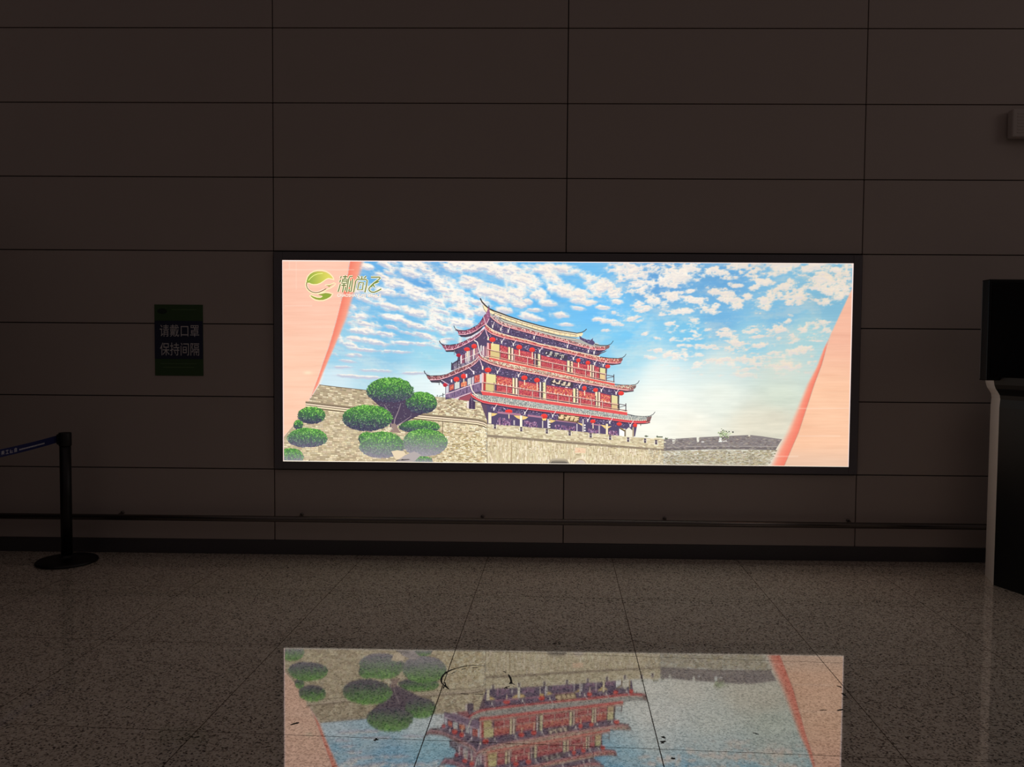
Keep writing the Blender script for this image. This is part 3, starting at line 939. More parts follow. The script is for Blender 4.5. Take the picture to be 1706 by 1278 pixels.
colm(985.6, 987, 607, 629, (90, 66, 60))
colm(987.2, 989.4, 608, 630, (246, 214, 186))
colm(998.4, 999.6, 612, 632, (80, 60, 66))
panel(999.6, 1008.4, 612.5, 614.2, 621.6, 623.6, (226, 218, 158))
panel(999.2, 1008, 622, 624, 632, 634, (240, 212, 156))
colm(1008.6, 1010.2, 614, 634, (104, 84, 84))
# second storey
panel(799.4, 803, 624, 622.6, 638, 638, (206, 206, 212))
panel(802.4, 805.8, 621, 621.6, 650, 650.6, (240, 190, 188))
panel(805.8, 810, 621.6, 622.4, 650, 651, (182, 66, 66))
panel(810, 826, 622.4, 624.6, 637.6, 639.6, (230, 218, 154))
panel(809, 823.4, 638, 640.4, 650.4, 653.4, (230, 214, 150))
door(827, 853.4, 626, 631, 652, 656.6, True)
door(864, 898, 635, 640, 659, 663.8, True)
door(910, 954, 642, 648.4, 665, 671.6, True)
door(964, 992, 651, 656.4, 673.4, 678, True)
door(1000, 1017.4, 655, 659, 679, 682, True)
colm(854, 857, 629.6, 657, (250, 232, 184))
colm(857.2, 858.8, 631, 657, (104, 70, 52))
colm(859, 862, 629.6, 658, (246, 224, 200))
colm(862.2, 863.8, 632, 658, (108, 84, 78))
colm(899.2, 901.2, 636.4, 664, (252, 236, 226))
colm(901.4, 904.4, 637, 664.4, (90, 76, 78))
colm(904.6, 909, 637, 665.6, (234, 226, 176), True)
colm(955, 958.4, 647, 671.6, (246, 234, 180))
colm(958.6, 960.4, 647, 671.6, (70, 68, 56))
colm(960.6, 963.2, 647.4, 672.6, (238, 206, 186), True)
colm(993, 995.2, 652.6, 677.6, (246, 232, 184))
colm(995.4, 996.8, 653, 677.6, (92, 70, 64))
colm(997, 999.6, 653, 678.6, (248, 220, 190))
colm(1017.4, 1019, 659, 682, (104, 84, 84))
panel(1019, 1028.6, 658, 660, 670.6, 672.4, (226, 216, 160))
panel(1019, 1028.6, 670.6, 672.4, 681.6, 683, (226, 200, 150))
colm(1028.8, 1031, 659.6, 684, (84, 78, 74))
ink.layer()
for x in range(819, 833, 2):
    LN([(x, 585), (x - .2, 597)], .7, (180, 150, 90))
for x in range(811, 823, 2):
    LN([(x, 640), (x - .2, 652)], .7, (176, 150, 90))
for x in (1001.5, 1004, 1006.5, 1021, 1023.6, 1026):
    yy = 624 if x < 1010 else 672
    LN([(x, yy), (x, yy + 9)], .7, (196, 160, 110))
# balconies
rail3 = [(811, 581), (818, 583), (832, 586), (850, 589.8), (870, 593.8), (890, 597.8), (910, 602.6), (940, 608.6), (960, 613), (980, 617.4), (1009, 623.2)]
deck3 = [(802, 595), (808, 594.4), (815, 595.4), (832, 599), (850, 602.7), (880, 609), (900, 613.2), (920, 617.2), (940, 621.2), (970, 627.6), (990, 632), (1010, 636), (1024, 639)]
rail2 = [(803, 636.6), (823, 639.6), (840, 642.2), (860, 645.8), (890, 650.6), (900, 652.4), (930, 657), (960, 661.6), (980, 665), (1000, 668.8), (1030, 674)]
deck2 = [(793, 653.4), (801, 651.2), (820, 654), (845, 657.6), (860, 660), (890, 664.4), (910, 667.4), (940, 671.4), (970, 675.6), (1000, 680), (1030, 684.4), (1045, 686.6)]
for rl, dk, px_ in ((rail3, deck3, (811.6, 833, 857, 879, 891.4, 900.6, 920.5, 939.6, 957.4, 975.5, 992.6, 1009)), (rail2, deck2, (804.6, 823.8, 844, 864, 887, 900.4, 909.6, 929.4, 948.4, 967, 985.4, 1003.6))):
    for x in px_:
        LN([(x + .9, at(rl, x)), (x + .9, at(dk, x) - 1)], .7, (104, 54, 60))
        LN([(x, at(rl, x) - 1), (x, at(dk, x))], 1.1, (230, 186, 176))
    LN([(x, y + 1.3) for x, y in rl], 1.0, (96, 52, 56))
    LN(rl, 1.1, (232, 188, 172))
    LN([(x, y - 2.2) for x, y in dk[2:]], .9, (110, 64, 60))
    LN([(x, y - 3) for x, y in dk[2:]], .8, (226, 180, 158))
    LN([(x, y) for x, y in dk[1:]], 1.3, (250, 220, 186))
LN([(832.8, 586), (832.8, 599)], 1.0, (96, 60, 56))
LN([(823.2, 637), (823.2, 654)], 1.2, (110, 84, 78))
fas3 = [(x, y + 3.6) for x, y in deck3[2:]]
P(deck3[2:] + list(reversed(fas3)), REDB)
fas2 = [(804, 658)] + [(x, y + 5.4) for x, y in deck2[2:]]
P(deck2[1:] + list(reversed(fas2)), (224, 84, 84))
# roofs: a tiled band between two lines, a red edge and a pink lip
def stipple(up, lo, x0, x1, step, cols, rows, ja=12, w=.62):
    x = x0
    while x < x1:
        a, b = at(up, x), at(lo, x)
        for r in range(rows):
            f = (r + .5) / rows
            y = a + (b - a) * f
            hh = (b - a) / rows * .42
            xx = x + (step / 2 if r % 2 else 0)
            P([(xx - step * w / 2, y - hh), (xx + step * w / 2, y - hh + .2), (xx + step * w / 2, y + hh + .2), (xx - step * w / 2, y + hh)], jit(rng.choice(cols), ja))
        x += step


# C (above second storey)
c_up = [(799, 592.5), (803, 594.5), (812, 597), (818, 599)] + fas3[1:]
P(c_up + [(1035, 641.5), (1050, 642.2), (1059, 641.2), (1058.5, 646)] + list(reversed(C_low)), (206, 186, 166))
ink.layer()
stipple(c_up + [(1035, 641.5), (1059, 641.5)], [(x, y - 1.4) for x, y in C_low], 803, 1056, 2.2, [(250, 236, 200), (150, 84, 74), (236, 214, 176), (116, 86, 76), (206, 96, 88), (190, 180, 160)], 4)
LN([(x, y + 1.3) for x, y in C_low], 1.2, (58, 40, 62))
LN([(x, y - 2.4) for x, y in C_low], 1.5, (176, 62, 70))
LN(C_low, 1.4, (246, 166, 170))
LN([(1024, 640.4), (1035, 641.6), (1050, 642), (1058, 641), (1062.5, 638.2), (1065, 634)], 1.5, DK, .9)
P([(1054, 643.5), (1060, 642), (1059, 646), (1055, 649.5), (1046, 650.5)], (120, 96, 96))
P([(1032, 650.2), (1046, 651.2), (1056, 650.2), (1055, 652.4), (1042, 654), (1032, 652.8)], (84, 72, 78))
# D (lowest)
d_up = [(787, 656.5), (797, 656), (804, 658.5)] + fas2[1:]
P(d_up + [(1058, 692.6), (1072, 694), (1083, 693.6), (1086, 692.4), (1083.4, 701)] + list(reversed([(x, y - 3) for x, y in D_low])), TILE)
P([(x, y - 3.8) for x, y in D_low] + list(reversed(D_low)), (214, 60, 68))
ink.layer()
d_ext = d_up + [(1058, 692.6), (1085, 693.4)]
stipple(d_ext, [(x, y - 4.6) for x, y in D_low], 800, 1083, 2.0, [(182, 184, 176), (150, 156, 152), (206, 202, 190), (122, 130, 128), (168, 176, 168)], 4, 10, .8)
for i in range(int((1080 - 788) / 3.1)):
    x = 788 + 3.1 * i
    y = at(D_low, x) - 4.8
    P([(x - .8, y - .9), (x + .8, y - .7), (x + 1.3, y + 1.0), (x - .3, y + .9)], (254, 240, 214))
    P([(x + .7, y - 1.2), (x + 1.7, y - 1.0), (x + 2.0, y + .6), (x + 1.2, y + .6)], (104, 60, 60))
LN([(x, y + 1.2) for x, y in D_low], 1.3, (62, 40, 60))
LN([(x, y - .4) for x, y in D_low], 1.1, (236, 112, 112))
LN([(784, 640), (785, 646), (787, 651), (791, 656), (797, 660)], 2.0, (250, 238, 218), 1.2)
LN([(1045, 690.4), (1058, 693), (1072, 694.2), (1082, 693.4), (1088, 690.4), (1091.4, 686)], 1.5, DK, .9)
P([(1078, 695), (1086, 693.6), (1084, 699), (1082.6, 702.5), (1076, 704)], (120, 84, 84))
P([(1060, 705), (1078, 704.6), (1082.6, 703), (1079, 705.6), (1064, 705.8)], (96, 60, 66))
LN([(1067.4, 705), (1067.2, 709.5)], 1.2, (92, 90, 84))
# B (above third storey)
P(B_top + [(1037, 599), (1035, 603.4)] + list(reversed(B_low)), (206, 130, 122))
ink.layer()
stipple(B_top, [(x, y - 1.2) for x, y in B_low], 813, 1036, 2.2, [(248, 220, 184), (170, 70, 70), (236, 200, 160), (120, 66, 60), (224, 120, 104), (206, 160, 140)], 3)
LN(B_top[:12], 1.3, (250, 232, 200))
LN([(x, y + 1.3) for x, y in B_low], 1.2, (56, 40, 62))
LN([(x, y - 2.2) for x, y in B_low], 1.4, (178, 62, 72))
LN(B_low, 1.4, (246, 160, 164))
LN([(1000, 594.8), (1015, 596.8), (1030, 597.4), (1037, 596), (1040.5, 593.6), (1043.2, 589.6)], 1.5, DK, .9)
P([(1031, 598.5), (1037.6, 597), (1037, 600), (1034, 603.6), (1028, 605)], (130, 86, 90))
P([(1010, 605), (1028, 606), (1034.4, 604), (1033, 606.8), (1020, 608.6), (1010, 607.6)], (92, 70, 80))
# A (main roof)
A_up = [(816, 519), (823, 524), (832, 528), (840, 532.5), (860, 538.5), (890, 548), (930, 559), (960, 564), (990, 571), (1000, 575), (1012, 576)]
P(A_up + [(1017, 575.2), (1014, 580)] + list(reversed(A_low)), (176, 174, 166))
A_red = [(x, y - 5.2) for x, y in A_low]
P(A_red[2:] + list(reversed(A_low[2:])), (196, 96, 100))
ink.layer()
for k, c in ((.6, (92, 92, 88)), (2.4, (232, 230, 212)), (3.8, (104, 100, 100))):
    LN([(x, y + k) for x, y in A_up[2:8]], .8, c)
stipple(A_red, [(x, y - 1.2) for x, y in A_low], 822, 1010, 2.1, [(240, 190, 176), (140, 54, 62), (196, 96, 100), (112, 48, 56), (236, 206, 186)], 2)
LN([(x, y + 1.4) for x, y in A_low[:12]], 1.3, (54, 38, 62))
LN([(814, 522)] + A_low[:12], 1.4, (244, 164, 168))
rdg = [(800, 497), (803, 503), (808, 508.5), (815, 514.5), (823, 518.2), (833, 521.6), (850, 528), (870, 534.5), (900, 543), (930, 550.2), (950, 553.4), (961, 555.2), (969, 554), (974, 551.4), (977.4, 548)]
low = [(806, 509), (810, 516), (815, 520.5), (823, 524.4), (833, 529), (850, 535.6), (870, 541.6), (900, 550.6), (930, 558), (950, 561), (962, 561.6), (969, 560), (971.5, 556)]
P(rdg[2:13] + list(reversed(low)), (246, 226, 180))
P([(804, 509), (806, 515), (811, 522), (814, 518), (814, 513.5), (808, 508.5)], (244, 226, 180))
ink.layer()
speckle([(833, 524), (900, 546), (960, 557), (968, 558), (950, 559), (900, 549), (850, 534)], 120, 1.2, 2.4, [(226, 190, 140), (206, 168, 130), (250, 240, 206), (190, 150, 110)], 8)
LN([(x, y + 2.0) for x, y in rdg[4:12]], .8, (250, 240, 214))
LN([(x, y + 3.0) for x, y in rdg[4:12]], .9, (110, 84, 66))
for x in range(842, 966, 9):
    LN([(x, at(rdg, x) + 3), (x, at(low, x) - .5)], .7, (176, 150, 116))
LN([(x, y + .2) for x, y in low[4:11]], .9, (120, 116, 100))
LN(rdg[:5], 2.0, (66, 56, 50), 2.6)
LN(rdg[4:], 2.4, (70, 62, 60), 1.2)
LN([(804.4, 509), (806.5, 515.5), (811, 521.5)], .9, (140, 120, 100))
speckle([(820, 523), (834, 525), (836, 533), (824, 530)], 60, 1.5, 1.3, [(70, 70, 92), (120, 110, 140), (160, 84, 110), (226, 210, 214)], 10)
# gable and left slopes
P([(814.4, 510), (817, 526), (815, 531), (812, 536), (809, 540), (805.5, 532), (804.6, 528), (809, 525)], (156, 98, 132))
LN([(814.6, 509), (815, 526)], 1.5, (74, 54, 70))
speckle([(807, 526), (816, 520), (815, 530), (809, 538)], 40, 1.3, 1.3, [(196, 140, 170), (110, 70, 110), (84, 60, 90)], 8)
Lt_a_up = [(758, 549), (762, 550.4), (775, 550.4), (785, 547.2), (795, 542), (801, 535), (805, 528), (809, 523)]
Lt_a_lo = [(764, 557), (775, 557.2), (785, 554.8), (795, 549.4), (803, 543.4), (809, 540), (812, 531)]
P(Lt_a_up + list(reversed(Lt_a_lo)) + [(763, 553)], (146, 78, 100))
ink.layer()
stipple(Lt_a_up, Lt_a_lo, 765, 806, 2.3, [(186, 112, 134), (110, 54, 78), (212, 170, 180), (128, 74, 96)], 3)
LN([(x, y + .5) for x, y in Lt_a_up], 1.0, (84, 60, 76))
P([(778, 562), (786, 560), (796, 554), (802, 549), (806, 545), (807.6, 546), (800, 552), (790, 559), (783, 563)], (226, 214, 222))
P([(765, 558), (775, 558), (785, 555.6), (795, 550.4), (806, 543.6), (800, 551), (785, 560), (776, 562), (768, 561.4)], (72, 62, 80))
LN([(x, y + 1.3) for x, y in Lt_a_lo[:6]], 1.1, (56, 42, 62))
LN(Lt_a_lo[:6], 1.3, (246, 178, 190))
LN([(756, 542.6), (757.4, 546), (760, 549), (764, 550.6), (775, 550.6), (784, 548), (795, 542)], 1.2, (52, 52, 60), .9)
LN([(805.4, 527), (808, 536), (809, 541)], 1.0, (240, 206, 214))
LN([(815, 531), (812, 537), (809, 541)], 1.0, (240, 196, 206))
Lt_b_up = [(735, 573), (738, 574.6), (746, 575.2), (757, 574.2), (765, 571.6), (775, 567.5), (785, 562.5), (793, 557), (800, 551.5), (808, 544.5)]
Lt_b_lo = [(742, 583), (755, 582.2), (765, 578.4), (775, 573.6), (789, 566), (797, 560.4), (802, 555.6), (806.4, 549), (808, 546)]
P(Lt_b_up + list(reversed(Lt_b_lo)) + [(739, 580)], (150, 84, 104))
ink.layer()
stipple(Lt_b_up, Lt_b_lo, 742, 806, 2.3, [(190, 122, 140), (112, 54, 76), (222, 196, 204), (130, 72, 92)], 3)
LN([(x, y + .5) for x, y in Lt_b_up[:7]], 1.0, (84, 64, 78))
LN([(x, y + .8) for x, y in Lt_b_up[6:]], 1.6, (236, 224, 230))
P([(741, 583.8), (755, 583.4), (764, 580), (760, 584), (756, 586.4), (744, 586.4)], (70, 62, 76))
LN([(x, y + 1.3) for x, y in Lt_b_lo], 1.1, (56, 42, 62))
LN(Lt_b_lo, 1.4, (248, 180, 196))
LN([(732, 567.6), (733.4, 571), (736, 573.4), (740, 574.8), (750, 575), (760, 573.4)], 1.5, DK, 1.0)
Lt_c_up = [(710, 625), (717, 626.2), (735, 625.6), (745, 623), (757, 617), (770, 611.5), (783, 606), (792, 600), (798, 594)]
Lt_c_lo = [(716, 633), (732, 632.2), (745, 628.4), (757, 623.8), (770, 618.2), (783, 611.8), (790, 607.2), (796, 601.4), (798, 597)]
P(Lt_c_up + list(reversed(Lt_c_lo)) + [(713, 631)], (144, 86, 92))
ink.layer()
stipple(Lt_c_up, Lt_c_lo, 716, 796, 2.3, [(184, 124, 124), (104, 58, 66), (210, 184, 180), (124, 72, 78)], 3)
LN([(x, y + .5) for x, y in Lt_c_up[:6]], 1.0, (88, 70, 78))
LN(Lt_c_up[4:], 1.2, (240, 218, 208))
P([(716, 634), (732, 633.4), (745, 629.6), (738, 635), (732, 638), (719, 637.4)], (72, 64, 76))
LN([(x, y + 1.3) for x, y in Lt_c_lo], 1.1, (56, 42, 62))
LN(Lt_c_lo, 1.4, (248, 184, 196))
LN([(706.8, 617.6), (708, 621.6), (711, 624.4), (717, 626.2), (735, 625.6), (742, 624)], 1.6, DK, 1.0)
LN([(731.6, 634), (731.8, 641.5)], 1.4, (110, 116, 120))
LN([(757, 584), (757, 591)], 1.2, (130, 130, 140))
# hips, ornaments at the right end of the main roof
P([(965, 559), (970, 563), (976, 565.4), (984, 566.4), (986.6, 564.6), (988.2, 562.6), (987.4, 567), (990, 569), (991, 572), (988, 575.4), (980, 572.6), (972, 568.6), (966, 565)], (88, 76, 112))
speckle([(966, 562), (984, 567), (989, 573), (974, 569)], 40, 1.6, 1.1, [(150, 140, 180), (60, 50, 80), (190, 180, 206)], 8)
LN([(991, 574), (1000, 575.6), (1012, 575.6), (1018, 573), (1021.8, 567.8)], 1.5, DK, .9)
P([(1008, 577), (1016, 575.6), (1014.6, 580), (1008, 583)], (140, 100, 100))
P([(990, 592), (1000, 588), (1012, 583.6), (1008, 586.6), (1000, 590), (997, 593)], (92, 70, 80))
LN([(790, 567), (795, 570), (797, 577), (799, 586), (801, 591.6), (806, 595)], 1.7, (248, 236, 226), 1.3)
LN([(808.6, 548), (811, 556), (813.4, 562)], 1.3, (236, 190, 206))
LN([(813.4, 561), (813.4, 567)], 2.0, (250, 236, 200))
LN([(799, 598), (802, 606), (804, 612)], 1.4, (230, 190, 200))
LN([(804, 610), (804.2, 616)], 2.4, (250, 236, 214))
LN([(781, 612.6), (786, 617), (789, 621)], 1.2, (240, 216, 224))
LN([(789, 618), (789.4, 623.5)], 2.2, (250, 236, 236))
LN([(777, 623), (777.4, 629)], 2.2, (244, 226, 234))
LN([(752.4, 632), (752.4, 637)], 2.2, (246, 234, 240))
LN([(735, 633), (742, 637.5), (748, 641)], 1.2, (232, 204, 222))
# balcony ends at the right
for xs, y0, y1 in (((1010, 1022.6), 624.4, 637), ((1031.4, 1042.6), 672.6, 685.4)):
    dy0 = 2.2
    LN([(xs[0], y0 + .6), (xs[1], y0 + dy0 + .4)], 1.2, (92, 74, 84))
    LN([(xs[0], y0 + 6.0), (xs[1], y0 + dy0 + 1.0)], 1.0, (100, 82, 88))
    LN([(xs[0], y1 - 3.4), (xs[1], y1 - .6)], .9, (110, 92, 96))
    for x, a, b in ((xs[0], y0, y1 - 2), (xs[1], y0 - .6, y1)):
        LN([(x, a), (x, b)], 1.5, (74, 66, 74))
# lanterns, braces
for l in ((820.5, 566, 5.3, 4, 6), (865, 578.5, 5, 4, 11), (886.5, 583, 5, 4, 12), (963.5, 600.6, 3.6, 3.6, 8), (979.4, 604.6, 4, 3.5, 8), (1012.4, 610.6, 4.3, 3.2, 0)):
    lantern(*l)
for l in ((813, 616.6, 5.6, 4.1, 5), (873.6, 629.6, 5.2, 4, 8), (894.6, 633.6, 4.8, 4, 12), (973.6, 647, 3.7, 4, 8), (992, 650, 4.2, 3.4, 6), (1034.6, 655.4, 5, 3.6, 0)):
    lantern(*l)
for l in ((847.6, 685.6, 6.2, 3.6, 8), (906.6, 693.6, 5.6, 4.2, 0), (987.6, 702, 4.5, 3.2, 9), (1031.6, 706.4, 4.5, 3, 0), (1058, 708.6, 3.6, 3.2, 0)):
    lantern(*l)
for l in ((764, 592, 4, 3, 0, (176, 40, 62)), (778, 582, 5, 3.4, 9), (790, 577, 4.6, 4, 9), (741.6, 641.4, 3.6, 3.4, 0, (190, 46, 60)), (760.4, 632, 5, 4.2, 3), (772.4, 627, 4.5, 4.2, 6)):
    lantern(*l)
P([(902.6, 697), (911, 697.4), (909, 701), (906.6, 700), (904.6, 701)], (246, 214, 130))
for b in ((836, 570), (855.4, 574), (899.4, 585), (955.4, 597.6), (990.8, 606), (1005, 608.8), (829, 620), (864, 625.8), (908.8, 634.6), (965.6, 644.4), (1002, 650.6), (1026.6, 655), (823, 681.6), (874.6, 688.4), (921, 692.8), (979.4, 700.4), (1016, 703.6), (1050, 709)):
    brace(*b)
for b in ((847, 552), (834.6, 549), (890, 562.6), (945.4, 577.6), (980.4, 585.4), (989.8, 588), (821, 544)):
    brace(b[0], b[1], .55)
# ground storey
for pl in ([(829, 685.4), (850, 687.6), (868, 689.4), (868, 692.6), (850, 690.8), (829, 688.6)], [(879, 690.6), (904, 693.8), (904, 696.8), (879, 693.6)], [(926, 699.4), (960, 703.4), (960, 705.4), (926, 701.4)], [(985, 705.4), (1001, 707.6), (1001, 709.6), (985, 707.4)]):
    P(pl, (176, 122, 146))
for a, b in ((826, 852), (874, 895), (925, 958), (980, 996), (1014, 1030)):
    q = [(a, 696 + (a - 826) * .115), (b, 696 + (b - 826) * .115), (b, at(fr_top, b)), (a, at(fr_top, a))]
    speckle(q, int((b - a) * 5), 1.0, 2.6, [(150, 96, 128), (110, 84, 128), (200, 160, 190), (66, 50, 84)], 10)
for pl in ([(819, 688), (829, 689), (824, 692.4), (819, 693.6)], [(855.6, 692), (866, 692.6), (866, 698.6), (861, 696.4)], [(870.4, 692.6), (880, 695), (876, 698), (870.4, 699.4)], [(915, 698.6), (926, 700.8), (920, 704), (915, 704.6)], [(960.4, 703.6), (970, 706), (970, 709.6)], [(1000, 707.4), (1009, 709), (1009, 714.6)], [(1013, 710.4), (1019, 710), (1013, 713.8)], [(1032, 712), (1041, 716), (1041, 719)]):
    P(pl, (240, 204, 128))
for x0, x1, t, b, c in ((813.6, 818.6, 687, 705.4, (246, 232, 200)), (866.2, 870, 692, 718, (250, 242, 216)), (855.4, 857.8, 700, 708, (200, 186, 186)), (903, 905, 701, 712.6, (206, 194, 184)), (912.2, 914.2, 698, 713, (240, 232, 230)), (914.4, 917.6, 698, 713.6, (70, 56, 60)), (960.4, 962, 706, 718.6, (216, 200, 206)), (970, 972.6, 698, 719.6, (196, 184, 180)), (997, 999.4, 708, 722.6, (182, 166, 172)), (1009.4, 1012.8, 706, 723.6, (244, 228, 184))):
    panel(x0, x1, t, t + .4, b, b + .4, c)
ink.layer()
for y in (702, 706.4, 710.8):
    DISC(915.6, y + .8, 1.5, 1.4, (250, 244, 236), 8)
for y in (708.4, 712.8, 717.2):
    DISC(974.2, y, 1.5, 1.4, (250, 244, 236), 8)
P([(1031.6, 714), (1040, 719), (1040, 727), (1031.6, 725.6)], (252, 250, 246))
P([(1042.6, 716), (1047.6, 712), (1053.4, 717), (1053.4, 727.6), (1042.6, 727.4)], (238, 232, 212))
P([(1040, 716), (1042.6, 716), (1042.6, 727.6), (1040, 727)], (128, 112, 92))
P([(1053.4, 712), (1056, 711.4), (1056, 728), (1053.4, 727.6)], (176, 156, 128))
P([(1033, 712.6), (1041, 717), (1041, 719.6), (1032.4, 714.6)], (104, 84, 58))
# openings in the parapet
for x, y in ((824.6, 706.4), (868.4, 711), (911, 714.6), (949, 718), (984, 721.4), (1016.4, 725), (1046.4, 728.4), (1074.6, 730.2), (1093, 732.6)):
    P([(x - 1.9, y), (x + 1.9, y + .4), (x + 1.9, y + 8), (x - 1.9, y + 7.6)], (92, 80, 92))
    for s in (-1, 1):
        LN([(x + s * 2.6, y + 1.5), (x + s * 2.6, y + 7.6)], 1.1, (246, 238, 216))
    P([(x - 1, y + 3), (x + 1, y + 3), (x + 1, y + 4.2), (x - 1, y + 4.2)], (196, 186, 180))
for q in ([(1073, 726.6), (1076, 725), (1081, 727), (1076, 728.4)], [(1093, 727), (1095, 725.2), (1096, 727), (1104, 727), (1104, 729), (1094, 729)], [(1107, 731.4), (1109, 728.4), (1111, 730.4), (1113, 728.2), (1112, 732)]):
    P(q, (96, 104, 84))
P([(1090, 729), (1103, 729.4), (1103, 731), (1090, 731)], (240, 230, 196))
# name boards
for cx, cy in ((911.5, 590.6), (917, 589.4), (926, 592), (936.6, 594)):
    pass
def glyph(cx, cy, s, c, sl=.28):
    for _ in range(5):
        a, b = rng.uniform(-1, 1) * s * .5, rng.uniform(-1, 1) * s * .5
        if rng.random() < .55:
            LN([(cx + a - s * .42 - b * sl, cy + b - .2), (cx + a * .3 + s * .42 - b * sl, cy + b + .5)], 1.0, c)
        else:
            LN([(cx + a * .7 + s * .12, cy - s * .48), (cx + a * .7 - s * .2, cy + s * .48)], 1.0, c)


P([(908, 584), (946, 592.6), (945, 600.6), (907, 591)], (70, 62, 78))
P([(918, 632.4), (955, 638), (955, 646.6), (917, 640.4)], (70, 60, 74))
P([(932, 689), (966, 693.6), (963, 704.6), (929, 700)], (110, 84, 62))
ink.layer()
for cx, cy in ((917, 588.6), (927.4, 591), (937, 593.6)):
    glyph(cx, cy, 6.4, (204, 198, 182))
for p in ([(911, 593), (915.6, 593.8)], [(909.4, 589.6), (911, 587)], [(933, 598), (936, 598.6)]):
    LN(p, 1.4, (250, 240, 236))
for cx, cy in ((924, 635), (931.4, 637), (940, 638.6), (948, 640)):
    glyph(cx, cy, 6.0, (244, 222, 190))
LN([(919.4, 640.8), (923.8, 641.8)], 1.5, (252, 230, 226))
LN([(941.6, 645), (946, 645.6)], 1.5, (252, 230, 226))
for cx, cy in ((936.4, 694.6), (945, 696), (953, 697.2), (960.4, 698.4)):
    glyph(cx, cy, 7.4, (240, 216, 166), .5)
    glyph(cx, cy, 7.4, (236, 206, 160), .5)

# ---- operator's mark: a leaf over an open circle and the lettering beside it
ink.layer()
ex = lambda pts: [(500 + x / 21.3, 445 + y / 21.3) for x, y in pts]
PALE = (254, 240, 184)
LN(ex([(205, 640), (215, 500), (270, 330), (370, 220), (500, 145), (640, 118), (800, 120), (940, 160), (1060, 235), (1150, 330), (1200, 420), (1210, 455), (1100, 420), (1000, 405), (920, 440), (830, 505), (720, 580), (600, 622), (480, 628), (390, 605), (330, 570), (270, 580)]), 1.3, PALE)
LN(ex([(195, 560), (205, 680), (250, 790), (340, 880), (450, 930), (560, 945), (700, 925), (830, 870), (960, 790), (1090, 740), (1200, 670), (1270, 590), (1200, 560), (1080, 620), (920, 630), (880, 650)]), 1.3, PALE)
LN(ex([(265, 620), (275, 720), (340, 810), (430, 868), (550, 890), (700, 850), (850, 770)]), 1.0, (255, 232, 206))
LN(ex([(620, 960), (760, 925), (900, 890), (1040, 910), (1170, 950), (1090, 1070), (960, 1145), (820, 1190), (660, 1195), (530, 1170), (440, 1115), (340, 1020), (390, 985), (480, 1030), (600, 1070), (720, 1075), (800, 1045)]), 1.3, PALE)
ink.layer()
leaf = ex([(245, 560), (240, 480), (280, 360), (360, 255), (480, 185), (620, 155), (780, 155), (920, 185), (1040, 255), (1130, 345), (1170, 410), (1100, 402), (1000, 390), (920, 425), (830, 488), (720, 560), (600, 600), (480, 605), (400, 590), (340, 560), (290, 555)])
P(leaf, [(136 + min(80, max(0, (x - 512) * 2.6)), 164 + min(44, max(0, (x - 512) * 1.4)), 66 + min(40, max(0, (x - 520) * 1.0))) for x, y in leaf])
P(ex([(920, 648), (1050, 648), (1200, 590), (1090, 660), (1030, 715), (1000, 680)]), (160, 158, 80))
P(ex([(640, 970), (760, 955), (900, 922), (1020, 935), (1130, 970), (1060, 1060), (950, 1120), (820, 1165), (680, 1168), (560, 1142), (460, 1092), (370, 1022), (400, 1008), (480, 1050), (600, 1090), (720, 1098), (800, 1055), (790, 1020), (700, 1000)]), (138, 162, 58))
LN(ex([(240, 540), (228, 640), (258, 740), (336, 830), (430, 885), (550, 910), (680, 892), (800, 842), (930, 770)]), 1.25, (98, 92, 48), 1.1)
ink.layer()
LN(ex([(300, 480), (380, 385), (500, 292), (640, 242), (810, 224)]), 1.0, (250, 250, 150), .8)
wx = lambda pts: [(555 + x / 18.96, 445 + y / 18.96) for x, y in pts]
strokes = [[(262, 290), (240, 360)], [(238, 400), (215, 485)], [(232, 540), (200, 660), (160, 785)], [(315, 305), (455, 305)], [(392, 268), (375, 375)],
           [(310, 385), (450, 385), (430, 515), (275, 515), (310, 385)], [(300, 445), (435, 445)], [(268, 578), (415, 578)], [(350, 520), (330, 640), (300, 795)], [(400, 635), (380, 745)],
           [(620, 295), (530, 300), (490, 390), (460, 600), (430, 795)], [(620, 370), (600, 560), (570, 770), (520, 770)], [(560, 430), (545, 520), (520, 640)], [(515, 690), (500, 770)],
           [(915, 285), (905, 385)], [(780, 290), (830, 350)], [(1048, 290), (985, 350)], [(650, 795), (690, 600), (715, 450), (760, 388), (1030, 388), (1078, 425), (1060, 560), (1005, 800)],
           [(825, 490), (960, 490), (928, 715), (775, 715), (825, 490)], [(868, 545), (872, 565)],
           [(1195, 320), (1470, 320), (1492, 345), (1440, 400), (1290, 510), (1170, 630), (1130, 690), (1150, 750), (1210, 790), (1300, 798), (1410, 755), (1525, 690)],
           [(1450, 455), (1370, 490), (1290, 520), (1265, 560), (1310, 630)]]
for s_ in strokes:
    LN(wx(s_), 4.0, (250, 246, 208))
ink.layer()
for s_ in strokes:
    LN(wx(s_), 1.95, (112, 120, 70))
P(wx([(1180, 610), (1290, 500), (1450, 390), (1400, 470), (1290, 540), (1220, 640)]), (112, 146, 62))
vs, fs = text_polys('CHAOSHANGFEI SERVICE', 1.0, 0.012)
wmax = max(v[0] for v in vs)
hmax = max(v[1] for v in vs)
for dxy, c in (((.5, .5), (196, 160, 148)), ((0, 0), (255, 246, 230))):
    ink.layer()
    for f in fs:
        P([(562 + vs[i][0] / wmax * 73 + dxy[0], 494.6 - vs[i][1] / hmax * 5.2 + dxy[1]) for i in f], c)
